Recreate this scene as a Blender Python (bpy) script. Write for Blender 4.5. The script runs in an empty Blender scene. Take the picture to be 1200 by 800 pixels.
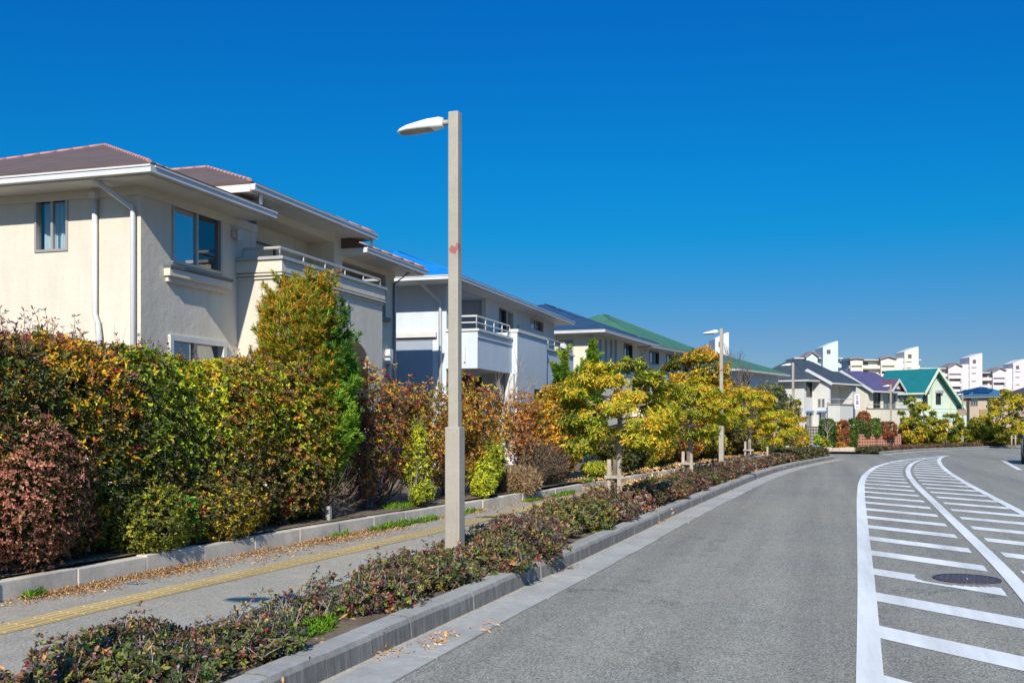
import bpy, bmesh, math, random
import numpy as np
from mathutils import Matrix, Vector
rng = np.random.default_rng(7)
random.seed(7)
scene = bpy.context.scene
COL = scene.collection

# ------------------------------------------------------------------ camera model
TH = math.atan(365/1200.0); SN, CS = math.sin(TH), math.cos(TH)
EYE = 1.6; FPX = 1200.0; HOR = 495.0
def gz(y): return -0.01*min(max(0.0, y-48.0), 72.0)
def at(px, d):
    """plan position at viewing depth d on the bearing of an image column"""
    u = (px-600)/FPX
    return (d*(-SN+CS*u), d*(CS+SN*u))
def depth(x, y): return -SN*x+CS*y
def zat(py, d): return EYE-(py-HOR)/FPX*d
def ground(px, py):
    u = (px-600)/FPX; lo, hi = 1.0, 400.0
    for _ in range(50):
        d = (lo+hi)/2
        if EYE-(py-HOR)/FPX*d > gz(d*(CS+SN*u)): lo = d
        else: hi = d
    return at(px, d)
def along(O, D, px):
    """distance from O along D (plan) to where it crosses the bearing of column px"""
    u = (px-600)/FPX; rx, ry = -SN+CS*u, CS+SN*u
    return -(O[0]*ry-O[1]*rx)/(D[0]*ry-D[1]*rx)

# ------------------------------------------------------------------ objects
def tag(o, label=None, cat=None, group=None, kind=None):
    if label: o['label'] = label
    if cat: o['category'] = cat
    if group: o['group'] = group
    if kind: o['kind'] = kind
    return o
def thing(name, label, cat, loc=(0, 0, 0), rz=0.0, group=None):
    o = bpy.data.objects.new(name, None); COL.objects.link(o)
    o.location = loc; o.rotation_euler = (0, 0, rz); o.empty_display_size = .2
    o.matrix_world = Matrix.Translation(Vector(loc)) @ Matrix.Rotation(rz, 4, 'Z')
    M[o.name] = o.matrix_world.copy()
    return tag(o, label, cat, group)
M = {}
def link(name, me, mat, parent=None):
    if mat is not None and len(me.materials) == 0: me.materials.append(mat)
    o = bpy.data.objects.new(name, me); COL.objects.link(o)
    if parent is not None:
        o.parent = parent
        p = parent
        W = M.get(p.name)
        me.transform(W.inverted())
        M[o.name] = W
    else:
        M[o.name] = Matrix.Identity(4)
    return o
def dup(root, loc, rz, label, group=None):
    r = root.copy(); COL.objects.link(r); r.location = loc; r.rotation_euler = (0, 0, rz)
    r['label'] = label
    if group: r['group'] = group
    for ch in list(root.children):
        c = ch.copy(); COL.objects.link(c); c.parent = r
        for g in ch.children:
            d = g.copy(); COL.objects.link(d); d.parent = c
    return r

class MB:
    def __init__(s): s.v = []; s.f = []; s.sm = []
    def poly(s, pts, smooth=False):
        n = len(s.v); s.v += [tuple(p) for p in pts]; s.f.append(tuple(range(n, n+len(pts)))); s.sm.append(smooth)
    def quadstrip(s, A, B, smooth=False):
        for i in range(len(A)-1): s.poly([A[i], B[i], B[i+1], A[i+1]], smooth)
    def hexa(s, p):
        """8 corners: bottom 0-3 ccw, top 4-7"""
        n = len(s.v); s.v += [tuple(q) for q in p]
        for f in ((0,3,2,1),(4,5,6,7),(0,1,5,4),(1,2,6,5),(2,3,7,6),(3,0,4,7)):
            s.f.append(tuple(n+i for i in f)); s.sm.append(False)
    def obox(s, O, D, N, a0, a1, b0, b1, z0, z1):
        """box in a plan frame: O + D*a + N*b"""
        P = lambda a, b, z: (O[0]+D[0]*a+N[0]*b, O[1]+D[1]*a+N[1]*b, z)
        s.hexa([P(a0,b0,z0),P(a1,b0,z0),P(a1,b1,z0),P(a0,b1,z0),P(a0,b0,z1),P(a1,b0,z1),P(a1,b1,z1),P(a0,b1,z1)])
    def box(s, x0, x1, y0, y1, z0, z1):
        s.hexa([(x0,y0,z0),(x1,y0,z0),(x1,y1,z0),(x0,y1,z0),(x0,y0,z1),(x1,y0,z1),(x1,y1,z1),(x0,y1,z1)])
    def tube(s, pts, radii, n=6, cap=True, smooth=True):
        pts = [Vector(p) for p in pts]
        if not hasattr(radii, '__len__'): radii = [radii]*len(pts)
        rings = []
        up = Vector((0, 0, 1))
        for i, p in enumerate(pts):
            t = (pts[min(i+1, len(pts)-1)]-pts[max(i-1, 0)])
            if t.length < 1e-9: t = Vector((0, 0, 1))
            t.normalize()
            a = t.cross(up) if abs(t.z) < .95 else t.cross(Vector((1, 0, 0)))
            a.normalize(); b = a.cross(t)
            n0 = len(s.v)
            for k in range(n):
                an = 2*math.pi*k/n+math.pi/n
                s.v.append(tuple(p+(a*math.cos(an)+b*math.sin(an))*radii[i]))
            rings.append(n0)
        for i in range(len(rings)-1):
            for k in range(n):
                s.f.append((rings[i]+k, rings[i]+(k+1) % n, rings[i+1]+(k+1) % n, rings[i+1]+k)); s.sm.append(smooth)
        if cap:
            s.f.append(tuple(rings[0]+k for k in range(n))); s.sm.append(False)
            s.f.append(tuple(rings[-1]+k for k in reversed(range(n)))); s.sm.append(False)
    def build(s, name, mat, parent=None, bevel=0, weld=False, recalc=True):
        me = bpy.data.meshes.new(name)
        me.from_pydata(s.v, [], s.f)
        me.polygons.foreach_set('use_smooth', s.sm)
        if bevel or weld or recalc:
            bm = bmesh.new(); bm.from_mesh(me)
            if weld: bmesh.ops.remove_doubles(bm, verts=bm.verts, dist=1e-5)
            if recalc and len(bm.faces) < 60000: bmesh.ops.recalc_face_normals(bm, faces=bm.faces)
            if bevel:
                ed = [e for e in bm.edges if len(e.link_faces) == 2 and e.calc_face_angle(0) > .6]
                bmesh.ops.bevel(bm, geom=ed, offset=bevel, segments=2, affect='EDGES', profile=.6)
            bm.to_mesh(me); bm.free()
        me.update()
        return link(name, me, mat, parent)

# ------------------------------------------------------------------ materials
def mat_new(name):
    m = bpy.data.materials.new(name); m.use_nodes = True
    nt = m.node_tree; b = nt.nodes['Principled BSDF']
    return m, nt, b
def nd(nt, t, **kw):
    n = nt.nodes.new(t)
    for k, v in kw.items():
        if k in n.inputs: n.inputs[k].default_value = v
        else: setattr(n, k, v)
    return n
def ramp(nt, stops):
    r = nt.nodes.new('ShaderNodeValToRGB'); e = r.color_ramp.elements
    while len(e) < len(stops): e.new(.5)
    for q, (p, c) in zip(e, stops):
        q.position = p; q.color = (*c, 1) if len(c) == 3 else c
    return r
def noise(nt, scale, detail=4, rough=.6, vec=None, world=True):
    n = nd(nt, 'ShaderNodeTexNoise', Scale=scale, Detail=detail, Roughness=rough)
    if vec is None:
        g = nt.nodes.get('G_') or nt.nodes.new('ShaderNodeNewGeometry'); g.name = 'G_'
        vec = g.outputs['Position']
    nt.links.new(vec, n.inputs['Vector']); return n
def mix(nt, fac, a, b, mode='MIX'):
    m = nt.nodes.new('ShaderNodeMix'); m.data_type = 'RGBA'; m.blend_type = mode
    for k, v in ((0, fac), (6, a), (7, b)):
        if hasattr(v, 'is_linked') or isinstance(v, bpy.types.NodeSocket): nt.links.new(v, m.inputs[k])
        elif k == 0: m.inputs[0].default_value = v
        else: m.inputs[k].default_value = (*v, 1)
    return m.outputs[2]
def bump(nt, b, h, strength, dist):
    n = nd(nt, 'ShaderNodeBump', Strength=strength, Distance=dist)
    nt.links.new(h, n.inputs['Height']); nt.links.new(n.outputs[0], b.inputs['Normal'])
def plain(name, c, rough=.6, metal=0, spec=.5, var=.12, scale=3.0, bmp=0):
    m, nt, b = mat_new(name)
    n = noise(nt, scale, 5, .65)
    lo = tuple(x*(1-var) for x in c); hi = tuple(min(1, x*(1+var)) for x in c)
    r = ramp(nt, [(.3, lo), (.7, hi)]); nt.links.new(n.outputs[0], r.inputs[0]); nt.links.new(r.outputs[0], b.inputs['Base Color'])
    b.inputs['Roughness'].default_value = rough; b.inputs['Metallic'].default_value = metal
    b.inputs['Specular IOR Level'].default_value = spec
    if bmp:
        n2 = noise(nt, 60, 4); bump(nt, b, n2.outputs[0], .5, bmp)
    return m
def stucco(name, c, streak=.10):
    m, nt, b = mat_new(name)
    g = nt.nodes.new('ShaderNodeNewGeometry'); g.name = 'G_'
    mp = nd(nt, 'ShaderNodeMapping'); mp.inputs['Scale'].default_value = (2.2, 2.2, .35)
    nt.links.new(g.outputs['Position'], mp.inputs[0])
    st = noise(nt, 1.6, 6, .7, mp.outputs[0])
    n1 = noise(nt, .8, 4); n2 = noise(nt, 45, 5, .7)
    r = ramp(nt, [(.35, tuple(x*(1-streak) for x in c)), (.62, c)]); nt.links.new(st.outputs[0], r.inputs[0])
    r2 = ramp(nt, [(.3, (.93, .93, .93)), (.7, (1, 1, 1))]); nt.links.new(n1.outputs[0], r2.inputs[0])
    nt.links.new(mix(nt, 1.0, r.outputs[0], r2.outputs[0], 'MULTIPLY'), b.inputs['Base Color'])
    b.inputs['Roughness'].default_value = .85; b.inputs['Specular IOR Level'].default_value = .25
    n3 = noise(nt, 7, 4, .6)
    ad = nd(nt, 'ShaderNodeMath', operation='MULTIPLY_ADD'); ad.inputs[1].default_value = 2.2
    nt.links.new(n3.outputs[0], ad.inputs[0]); nt.links.new(n2.outputs[0], ad.inputs[2])
    bump(nt, b, ad.outputs[0], .35, .010)
    return m
def roofing(name, c, course=.09, var=.22, rough=.7, line=.55):
    m, nt, b = mat_new(name)
    g = nt.nodes.new('ShaderNodeNewGeometry'); g.name = 'G_'
    sp = nt.nodes.new('ShaderNodeSeparateXYZ'); nt.links.new(g.outputs['Position'], sp.inputs[0])
    md = nd(nt, 'ShaderNodeMath', operation='MODULO'); md.inputs[1].default_value = course
    a0 = nd(nt, 'ShaderNodeMath', operation='ADD'); a0.inputs[1].default_value = 10.0
    nt.links.new(sp.outputs[2], a0.inputs[0]); nt.links.new(a0.outputs[0], md.inputs[0])
    dv = nd(nt, 'ShaderNodeMath', operation='DIVIDE'); dv.inputs[1].default_value = course
    nt.links.new(md.outputs[0], dv.inputs[0])
    r = ramp(nt, [(0, (line,)*3), (.14, (1, 1, 1)), (.9, (.95,)*3)]); nt.links.new(dv.outputs[0], r.inputs[0])
    mp = nd(nt, 'ShaderNodeMapping'); mp.inputs['Scale'].default_value = (3.5, 3.5, 1/course)
    nt.links.new(g.outputs['Position'], mp.inputs[0])
    wn = nd(nt, 'ShaderNodeTexVoronoi', Scale=1.0, feature='F1'); nt.links.new(mp.outputs[0], wn.inputs['Vector'])
    bw = nt.nodes.new('ShaderNodeRGBToBW'); nt.links.new(wn.outputs['Color'], bw.inputs[0])
    n = noise(nt, .7, 5)
    r2 = ramp(nt, [(.2, tuple(x*(1-var) for x in c)), (.8, tuple(x*(1+var) for x in c))])
    av = nd(nt, 'ShaderNodeMath', operation='MULTIPLY_ADD'); av.inputs[1].default_value = .4
    nt.links.new(bw.outputs[0], av.inputs[0])
    h2 = nd(nt, 'ShaderNodeMath', operation='MULTIPLY'); h2.inputs[1].default_value = .6
    nt.links.new(n.outputs[0], h2.inputs[0]); nt.links.new(h2.outputs[0], av.inputs[2]); nt.links.new(av.outputs[0], r2.inputs[0])
    nt.links.new(mix(nt, 1.0, r2.outputs[0], r.outputs[0], 'MULTIPLY'), b.inputs['Base Color'])
    b.inputs['Roughness'].default_value = rough; b.inputs['Specular IOR Level'].default_value = .3
    bump(nt, b, dv.outputs[0], .5, .015)
    return m
def glass(name, tint=(.75, .85, .9), refl=.32, clear=.6):
    m, nt, b = mat_new(name)
    gl = nd(nt, 'ShaderNodeBsdfGlossy', Roughness=.02); gl.inputs['Color'].default_value = (.9, .95, 1, 1)
    tr = nd(nt, 'ShaderNodeBsdfTransparent'); tr.inputs[0].default_value = (tint[0]*clear, tint[1]*clear, tint[2]*clear, 1)
    mx = nd(nt, 'ShaderNodeMixShader'); mx.inputs[0].default_value = refl
    nt.links.new(tr.outputs[0], mx.inputs[1]); nt.links.new(gl.outputs[0], mx.inputs[2])
    nt.links.new(mx.outputs[0], nt.nodes['Material Output'].inputs[0])
    return m
def leafmat(name, trans=.35, rough=.5, spec=.35):
    m, nt, b = mat_new(name)
    a = nd(nt, 'ShaderNodeAttribute'); a.attribute_name = 'tone'
    nt.links.new(a.outputs['Color'], b.inputs['Base Color'])
    b.inputs['Roughness'].default_value = rough; b.inputs['Specular IOR Level'].default_value = spec
    t = nd(nt, 'ShaderNodeBsdfTranslucent')
    hs = nd(nt, 'ShaderNodeHueSaturation', Saturation=1.15, Value=1.25); nt.links.new(a.outputs['Color'], hs.inputs['Color'])
    nt.links.new(hs.outputs[0], t.inputs[0])
    mx = nd(nt, 'ShaderNodeMixShader'); mx.inputs[0].default_value = trans
    nt.links.new(b.outputs[0], mx.inputs[1]); nt.links.new(t.outputs[0], mx.inputs[2])
    nt.links.new(mx.outputs[0], nt.nodes['Material Output'].inputs[0])
    return m

def asphalt(name, c, speck=.5, patch=.12, warm=(1.05, 1, .93), road=False):
    m, nt, b = mat_new(name)
    n1 = noise(nt, 150, 3, .85); n2 = noise(nt, .35, 5, .6); n3 = noise(nt, 3.5, 4, .7)
    v = nd(nt, 'ShaderNodeTexVoronoi', Scale=105.0); nt.links.new(nt.nodes['G_'].outputs['Position'], v.inputs['Vector'])
    bw = nt.nodes.new('ShaderNodeRGBToBW'); nt.links.new(v.outputs['Color'], bw.inputs[0])
    r = ramp(nt, [(.15, tuple(x*(1-speck) for x in c)), (.5, c), (.85, tuple(x*(1+speck) for x in c))])
    nt.links.new(bw.outputs[0], r.inputs[0])
    r1 = ramp(nt, [(.3, (.66,)*3), (.7, (1.30,)*3)]); nt.links.new(n1.outputs[0], r1.inputs[0])
    r2 = ramp(nt, [(.3, (1-patch,)*3), (.7, warm)]); nt.links.new(n2.outputs[0], r2.inputs[0])
    r3 = ramp(nt, [(.3, (.9,)*3), (.7, (1.06,)*3)]); nt.links.new(n3.outputs[0], r3.inputs[0])
    o = mix(nt, 1.0, r.outputs[0], r1.outputs[0], 'MULTIPLY'); o = mix(nt, 1.0, o, r2.outputs[0], 'MULTIPLY'); o = mix(nt, 1.0, o, r3.outputs[0], 'MULTIPLY')
    if road:
        P_ = nt.nodes['G_'].outputs['Position']
        # tyre lanes and drips drawn out along the driving direction
        mp = nd(nt, 'ShaderNodeMapping'); mp.inputs['Scale'].default_value = (1.5, .045, 1); nt.links.new(P_, mp.inputs[0])
        n5 = noise(nt, 1.0, 5, .6, mp.outputs[0]); r5 = ramp(nt, [(.34, (.79, .79, .80)), (.62, (1.06, 1.06, 1.05))]); nt.links.new(n5.outputs[0], r5.inputs[0])
        o = mix(nt, 1.0, o, r5.outputs[0], 'MULTIPLY')
        # hairline cracks
        nw = noise(nt, 1.4, 4, .7); va = nd(nt, 'ShaderNodeVectorMath', operation='MULTIPLY_ADD'); va.inputs[1].default_value = (1.6, 1.6, 0)
        nt.links.new(nw.outputs['Color'], va.inputs[0]); nt.links.new(P_, va.inputs[2])
        ve = nd(nt, 'ShaderNodeTexVoronoi', Scale=.32, feature='DISTANCE_TO_EDGE'); nt.links.new(va.outputs[0], ve.inputs['Vector'])
        re = ramp(nt, [(0, (.55, .55, .55)), (.0045, (.75, .75, .75)), (.007, (1, 1, 1))]); nt.links.new(ve.outputs['Distance'], re.inputs[0])
        nm = noise(nt, .28, 3); rm = ramp(nt, [(.47, (0, 0, 0)), (.56, (1, 1, 1))]); nt.links.new(nm.outputs[0], rm.inputs[0])
        o = mix(nt, rm.outputs[0], o, mix(nt, 1.0, o, re.outputs[0], 'MULTIPLY'))
        # oil spots
        vo = nd(nt, 'ShaderNodeTexVoronoi', Scale=.9); nt.links.new(P_, vo.inputs['Vector'])
        ro = ramp(nt, [(0, (.6, .6, .6)), (.05, (.78, .78, .78)), (.10, (1, 1, 1))]); nt.links.new(vo.outputs['Distance'], ro.inputs[0])
        o = mix(nt, 1.0, o, ro.outputs[0], 'MULTIPLY')
    nt.links.new(o, b.inputs['Base Color'])
    b.inputs['Roughness'].default_value = .9; b.inputs['Specular IOR Level'].default_value = .3
    bump(nt, b, bw.outputs[0], .35, .004)
    return m
def concrete(name, c, streak=False, stain=.25):
    m, nt, b = mat_new(name)
    n0 = noise(nt, 120, 3, .8); n1 = noise(nt, 1.3, 6, .7); n2 = noise(nt, 12, 5, .7)
    r = ramp(nt, [(.3, tuple(x*(1-stain) for x in c)), (.65, tuple(x*1.08 for x in c))]); nt.links.new(n1.outputs[0], r.inputs[0])
    r0 = ramp(nt, [(.3, (.82,)*3), (.7, (1.1,)*3)]); nt.links.new(n0.outputs[0], r0.inputs[0])
    r2 = ramp(nt, [(.3, (.86,)*3), (.65, (1.04,)*3)]); nt.links.new(n2.outputs[0], r2.inputs[0])
    o = mix(nt, 1.0, r.outputs[0], r0.outputs[0], 'MULTIPLY'); o = mix(nt, 1.0, o, r2.outputs[0], 'MULTIPLY')
    if streak:  # vertical streaks; upright kerb faces also get their shade as darker colour
        mp = nd(nt, 'ShaderNodeMapping'); mp.inputs['Scale'].default_value = (9, 9, .8)
        nt.links.new(nt.nodes['G_'].outputs['Position'], mp.inputs[0])
        n4 = noise(nt, 2.0, 5, .75, mp.outputs[0])
        sp = nt.nodes.new('ShaderNodeSeparateXYZ'); nt.links.new(nt.nodes['G_'].outputs['Normal'], sp.inputs[0])
        r4 = ramp(nt, [(.35, (.36,)*3), (.66, (.88,)*3)]); nt.links.new(n4.outputs[0], r4.inputs[0])
        inv = nd(nt, 'ShaderNodeMath', operation='SUBTRACT'); inv.inputs[0].default_value = 1.0; inv.use_clamp = True
        nt.links.new(sp.outputs[2], inv.inputs[1])
        o = mix(nt, inv.outputs[0], o, mix(nt, 1.0, o, r4.outputs[0], 'MULTIPLY'))
    nt.links.new(o, b.inputs['Base Color'])
    b.inputs['Roughness'].default_value = .88; b.inputs['Specular IOR Level'].default_value = .25
    bump(nt, b, n0.outputs[0], .4, .004)
    return m
def earth(name, c, c2):
    m, nt, b = mat_new(name)
    n0 = noise(nt, 30, 6, .8); n1 = noise(nt, 2.2, 5, .7)
    r = ramp(nt, [(.35, c), (.65, c2)]); nt.links.new(n1.outputs[0], r.inputs[0])
    r0 = ramp(nt, [(.25, (.55,)*3), (.75, (1.3,)*3)]); nt.links.new(n0.outputs[0], r0.inputs[0])
    nt.links.new(mix(nt, 1.0, r.outputs[0], r0.outputs[0], 'MULTIPLY'), b.inputs['Base Color'])
    b.inputs['Roughness'].default_value = .95; bump(nt, b, n0.outputs[0], .8, .03)
    return m
def paint(name, c, wear=.55):
    """thermoplastic road paint with worn spots down to the asphalt colour"""
    m, nt, b = mat_new(name)
    n0 = noise(nt, 70, 4, .85); n1 = noise(nt, 1.5, 5, .7)
    ad = nd(nt, 'ShaderNodeMath', operation='MULTIPLY_ADD'); ad.inputs[1].default_value = .45
    nt.links.new(n1.outputs[0], ad.inputs[0]); nt.links.new(n0.outputs[0], ad.inputs[2])
    r = ramp(nt, [(.45, (.27, .265, .25)), (wear, tuple(x*.90 for x in c)), (.9, c)])
    nt.links.new(ad.outputs[0], r.inputs[0])
    mp = nd(nt, 'ShaderNodeMapping'); mp.inputs['Scale'].default_value = (1.8, .12, 1); nt.links.new(nt.nodes['G_'].outputs['Position'], mp.inputs[0])
    n2 = noise(nt, 1.0, 6, .7, mp.outputs[0]); r2 = ramp(nt, [(.36, (.72, .72, .71)), (.58, (1, 1, 1))]); nt.links.new(n2.outputs[0], r2.inputs[0])
    nt.links.new(mix(nt, 1.0, r.outputs[0], r2.outputs[0], 'MULTIPLY'), b.inputs['Base Color'])
    b.inputs['Roughness'].default_value = .7; bump(nt, b, n0.outputs[0], .25, .003)
    return m

MT = dict(
    asphalt=asphalt('asphalt', (.255, .243, .208), .55, road=True), walkway=asphalt('pavement asphalt', (.34, .315, .27), .3, .18),
    kerb=concrete('kerb concrete', (.34, .325, .295), True), gutter=concrete('gutter concrete', (.39, .37, .33)),
    blockwall=concrete('block wall', (.60, .54, .45), False, .42),
    soil=earth('soil', (.11, .078, .05), (.24, .17, .105)), dirt=earth('ground', (.11, .09, .06), (.16, .14, .09)),
    white=paint('road paint', (.75, .735, .70), .52), yellow=paint('tactile yellow', (.58, .43, .19), .66), bluepaint=paint('blue paint', (.1, .3, .6), .7),
    joint=plain('joint sand', (.36, .32, .25), .95, var=.3, scale=20),
    pole=None, leaf=leafmat('leaf', .40), needle=leafmat('needle', .32, .6), dryleaf=leafmat('dry leaf', .15, .8, .15),
    bark=earth('bark', (.11, .09, .07), (.20, .17, .14)), twig=plain('twig', (.16, .12, .10), .85, var=.4, scale=30),
    greytwig=plain('grey twig', (.30, .26, .22), .85, var=.35, scale=30),
    berry=plain('berry', (.035, .045, .10), .45, var=.5, scale=60),
    stake=plain('weathered timber', (.33, .27, .21), .85, var=.3, scale=14, bmp=.004),
    iron=plain('cast iron', (.085, .065, .075), .55, .4, var=.4, scale=40),
    whitemetal=plain('white coated metal', (.56, .56, .56), .45, var=.06), offwhite=plain('white trim', (.56, .555, .53), .55, var=.07),
    greymetal=plain('grey rail', (.45, .44, .42), .4, .3, var=.08), darkmetal=plain('dark coping', (.10, .11, .13), .5, var=.1),
    frame=plain('aluminium frame', (.42, .38, .34), .4, .4, var=.06), darkframe=plain('dark frame', (.10, .09, .08), .4, .3, var=.06),
    dark=plain('dark room', (.025, .024, .022), .9), curtain=plain('curtain', (.50, .55, .55), .9, var=.05),
    shadetone=plain('shaded interior', (.09, .095, .10), .9, var=.3, scale=2),  # dark tone with shade put into it, for rooms and porches
    glass=glass('window glass'), glassclear=glass('clear glass', refl=.14, clear=.92), lace=plain('lace curtain', (.70, .74, .74), .9, var=.05), glassblue=glass('reflecting glass', refl=.5), glassdark=glass('dim glass', refl=.18, clear=.6),
    lens=plain('lamp lens', (.30, .30, .28), .25, var=.2), lampwhite=plain('lamp housing', (.80, .80, .78), .35, var=.05),
    carpaint=plain('black car paint', (.012, .012, .014), .12, .3), tyre=plain('rubber', (.02, .02, .02), .8), chrome=plain('wheel alloy', (.5, .5, .5), .3, .9),
    lamplens=plain('headlamp glass', (.7, .72, .75), .1), plastic=plain('grey plastic', (.5, .5, .48), .5),
)
# ------------------------------------------------------------------ sky, sun, camera
SUN_TO = Vector((.21, -1.0, .72)).normalized()          # towards the sun
elev = math.asin(SUN_TO.z); azim = math.atan2(SUN_TO.x, SUN_TO.y)
w = bpy.data.worlds.new('World'); scene.world = w; w.use_nodes = True
nt = w.node_tree; bg = nt.nodes['Background']
sky = nd(nt, 'ShaderNodeTexSky'); sky.sky_type = 'NISHITA'; sky.sun_disc = False
sky.sun_elevation = elev; sky.sun_rotation = azim
sky.air_density = 1.0; sky.dust_density = .3; sky.ozone_density = 5.0; sky.altitude = 300
hs = nd(nt, 'ShaderNodeHueSaturation', Saturation=1.28, Value=1.0, Hue=.492)
nt.links.new(sky.outputs[0], hs.inputs['Color'])
tcw = nt.nodes.new('ShaderNodeTexCoord'); spw = nt.nodes.new('ShaderNodeSeparateXYZ'); nt.links.new(tcw.outputs['Generated'], spw.inputs[0])
rw = ramp(nt, [(0, (0.1569, 0.1824, 0.2372)), (0.079, (0.1496, 0.1846, 0.2518)), (0.136, (0.0839, 0.2189, 0.2919)), (0.18, (0.0248, 0.2569, 0.3298)), (0.24, (0.0197, 0.2758, 0.3692)), (0.313, (0.0219, 0.2773, 0.4028)), (0.381, (0.0263, 0.2809, 0.4378)), (0.6, (0.74, 0.88, 0.96)), (1, (1.0, 0.99, 0.95))])
nt.links.new(spw.outputs[2], rw.inputs[0])
nt.links.new(mix(nt, 1.0, hs.outputs[0], rw.outputs[0], 'MULTIPLY'), bg.inputs[0])
bg.inputs[1].default_value = .15*1.2333
sl = bpy.data.lights.new('sun', 'SUN'); sl.energy = 4.2; sl.angle = math.radians(.53); sl.color = (1, .94, .83)
so = bpy.data.objects.new('sun', sl); COL.objects.link(so)
so.rotation_euler = (-SUN_TO).to_track_quat('-Z', 'Y').to_euler()
cam = bpy.data.cameras.new('camera'); co = bpy.data.objects.new('camera', cam); COL.objects.link(co)
cam.sensor_width = 36; cam.lens = 36.0*FPX/1200; cam.shift_y = 95/1200.0
cam.clip_start = .1; cam.clip_end = 6000
co.location = (0, 0, EYE); co.rotation_euler = (math.radians(90), 0, TH)
scene.camera = co
vs = scene.view_settings; vs.view_transform = 'Standard'; vs.look = 'None'; vs.exposure = .58; vs.gamma = 1
scene.cycles.max_bounces = 6; scene.cycles.transparent_max_bounces = 8

# ------------------------------------------------------------------ street lines (plan)
def curve(pts, step=.25, win=9):
    P = np.array(pts, float)
    for _ in range(2):                                   # densify + smooth
        s = np.r_[0, np.cumsum(np.linalg.norm(np.diff(P, axis=0), axis=1))]
        t = np.arange(0, s[-1], step); Q = np.c_[np.interp(t, s, P[:, 0]), np.interp(t, s, P[:, 1])]
        k = win; pad = np.r_[[Q[0]+(Q[0]-Q[1])*i for i in range(k, 0, -1)], Q, [Q[-1]+(Q[-1]-Q[-2])*i for i in range(1, k+1)]]
        ker = np.ones(2*k+1)/(2*k+1)
        P = np.c_[np.convolve(pad[:, 0], ker, 'valid'), np.convolve(pad[:, 1], ker, 'valid')]
    return P
def normals(P):
    T = np.gradient(P, axis=0); T /= np.linalg.norm(T, axis=1)[:, None]
    return T, np.c_[T[:, 1], -T[:, 0]]                   # right-hand normal
def off(P, d):
    return P+normals(P)[1]*d
def xo(P, y): return float(np.interp(y, P[:, 1], P[:, 0]))
KERB = curve([(-3.35,-6),(-2.97,5.75),(-2.75,10.27),(-2.60,13.3),(-2.43,18.65),(-2.08,24.85),(-1.80,30.0),(-1.25,36.1),(-.37,42.05),(.46,46.8),(2.1,54),(4.1,63),(6.2,71),(9.2,79.5),(12.6,89),(16.8,98),(25,112),(42,136),(70,168)])
WALL = curve([(.93*a,.93*b) for a,b in [(-7.9,-6),(-7.0,7.35),(-6.84,10.46),(-6.62,12.94),(-6.22,15.87),(-5.88,19.5),(-5.58,22.2),(-5.34,24.8),(-4.83,29.4),(-4.11,35.9),(-3.5,41),(-2.9,46),(-2.3,51.5),(-1.3,60)]])
TACT = curve([(.93*a,.93*b) for a,b in [(-6.75,-6),(-6.12,6.4),(-5.88,9.6),(-5.62,12),(-5.44,15),(-5.22,20),(-5.02,24.6),(-4.5,30),(-3.8,36),(-3.1,41),(-2.4,47)]])
LEFTL = curve([(-.2,-6),(.19,6.64),(.30,9.88),(.48,16.2),(.66,22.5),(.86,28.25),(1.12,32.87),(1.65,38.73),(2.46,43.72),(3.67,48.48),(5.9,55.8)], .2, 6)
CENL = curve([(.9,-6),(1.70,10.03),(1.80,12.08),(1.90,16.3),(2.02,21.1),(2.17,27.4),(2.37,32.8),(2.67,37.3),(3.12,41.9),(3.83,46.8),(5.9,55.8)], .2, 6)
RIGHTL = curve([(2.7,-6),(3.27,19.24),(3.38,23.97),(3.52,29.33),(3.77,35.75),(4.13,41.39),(4.61,47.0),(5.4,53.2),(6.1,56.9)], .2, 6)
REDGE = curve([(6.1,-6),(6.4,19),(6.6,29),(7.0,36),(9.7,38.5),(10.8,47),(12.5,56),(15,64),(19,74),(25,86),(35,101),(55,124),(86,155)])

def sheet(name, A, B, z, mat, kind='structure', n=6):
    mb = MB()
    L = max(len(A), len(B))
    ia = np.linspace(0, len(A)-1, L); ib = np.linspace(0, len(B)-1, L)
    A = np.c_[np.interp(ia, range(len(A)), A[:, 0]), np.interp(ia, range(len(A)), A[:, 1])]
    B = np.c_[np.interp(ib, range(len(B)), B[:, 0]), np.interp(ib, range(len(B)), B[:, 1])]
    for j in range(n):
        P = A+(B-A)*j/n; Q = A+(B-A)*(j+1)/n
        mb.quadstrip([(p[0], p[1], gz(p[1])+z) for p in P], [(p[0], p[1], gz(p[1])+z) for p in Q])
    o = mb.build(name, mat); 
    if kind: tag(o, kind=kind)
    return o
# one sheet of ground to the horizon (follows the slight fall beyond 48 m)
mb = MB()
ys = [-400, -40, 0, 20, 40, 48, 60, 72, 84, 96, 108, 120, 200, 500, 4000]; xs = [-4000, -300, -60, -8, 0, 8, 30, 60, 120, 400, 4000]
for i in range(len(ys)-1):
    for j in range(len(xs)-1):
        mb.poly([(xs[j], ys[i], gz(ys[i])-.02), (xs[j+1], ys[i], gz(ys[i])-.02), (xs[j+1], ys[i+1], gz(ys[i+1])-.02), (xs[j], ys[i+1], gz(ys[i+1])-.02)])
tag(mb.build('ground', MT['dirt']), kind='structure')
sheet('road', off(KERB, -.02), REDGE, 0, MT['asphalt'], n=10)
# parts of the kerb line: near planter, gap for the side street, far planter
def cut(P, y0, y1): return P[(P[:, 1] >= y0) & (P[:, 1] <= y1)]
SIDE0, SIDE1 = 47.0, 58.2
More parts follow.
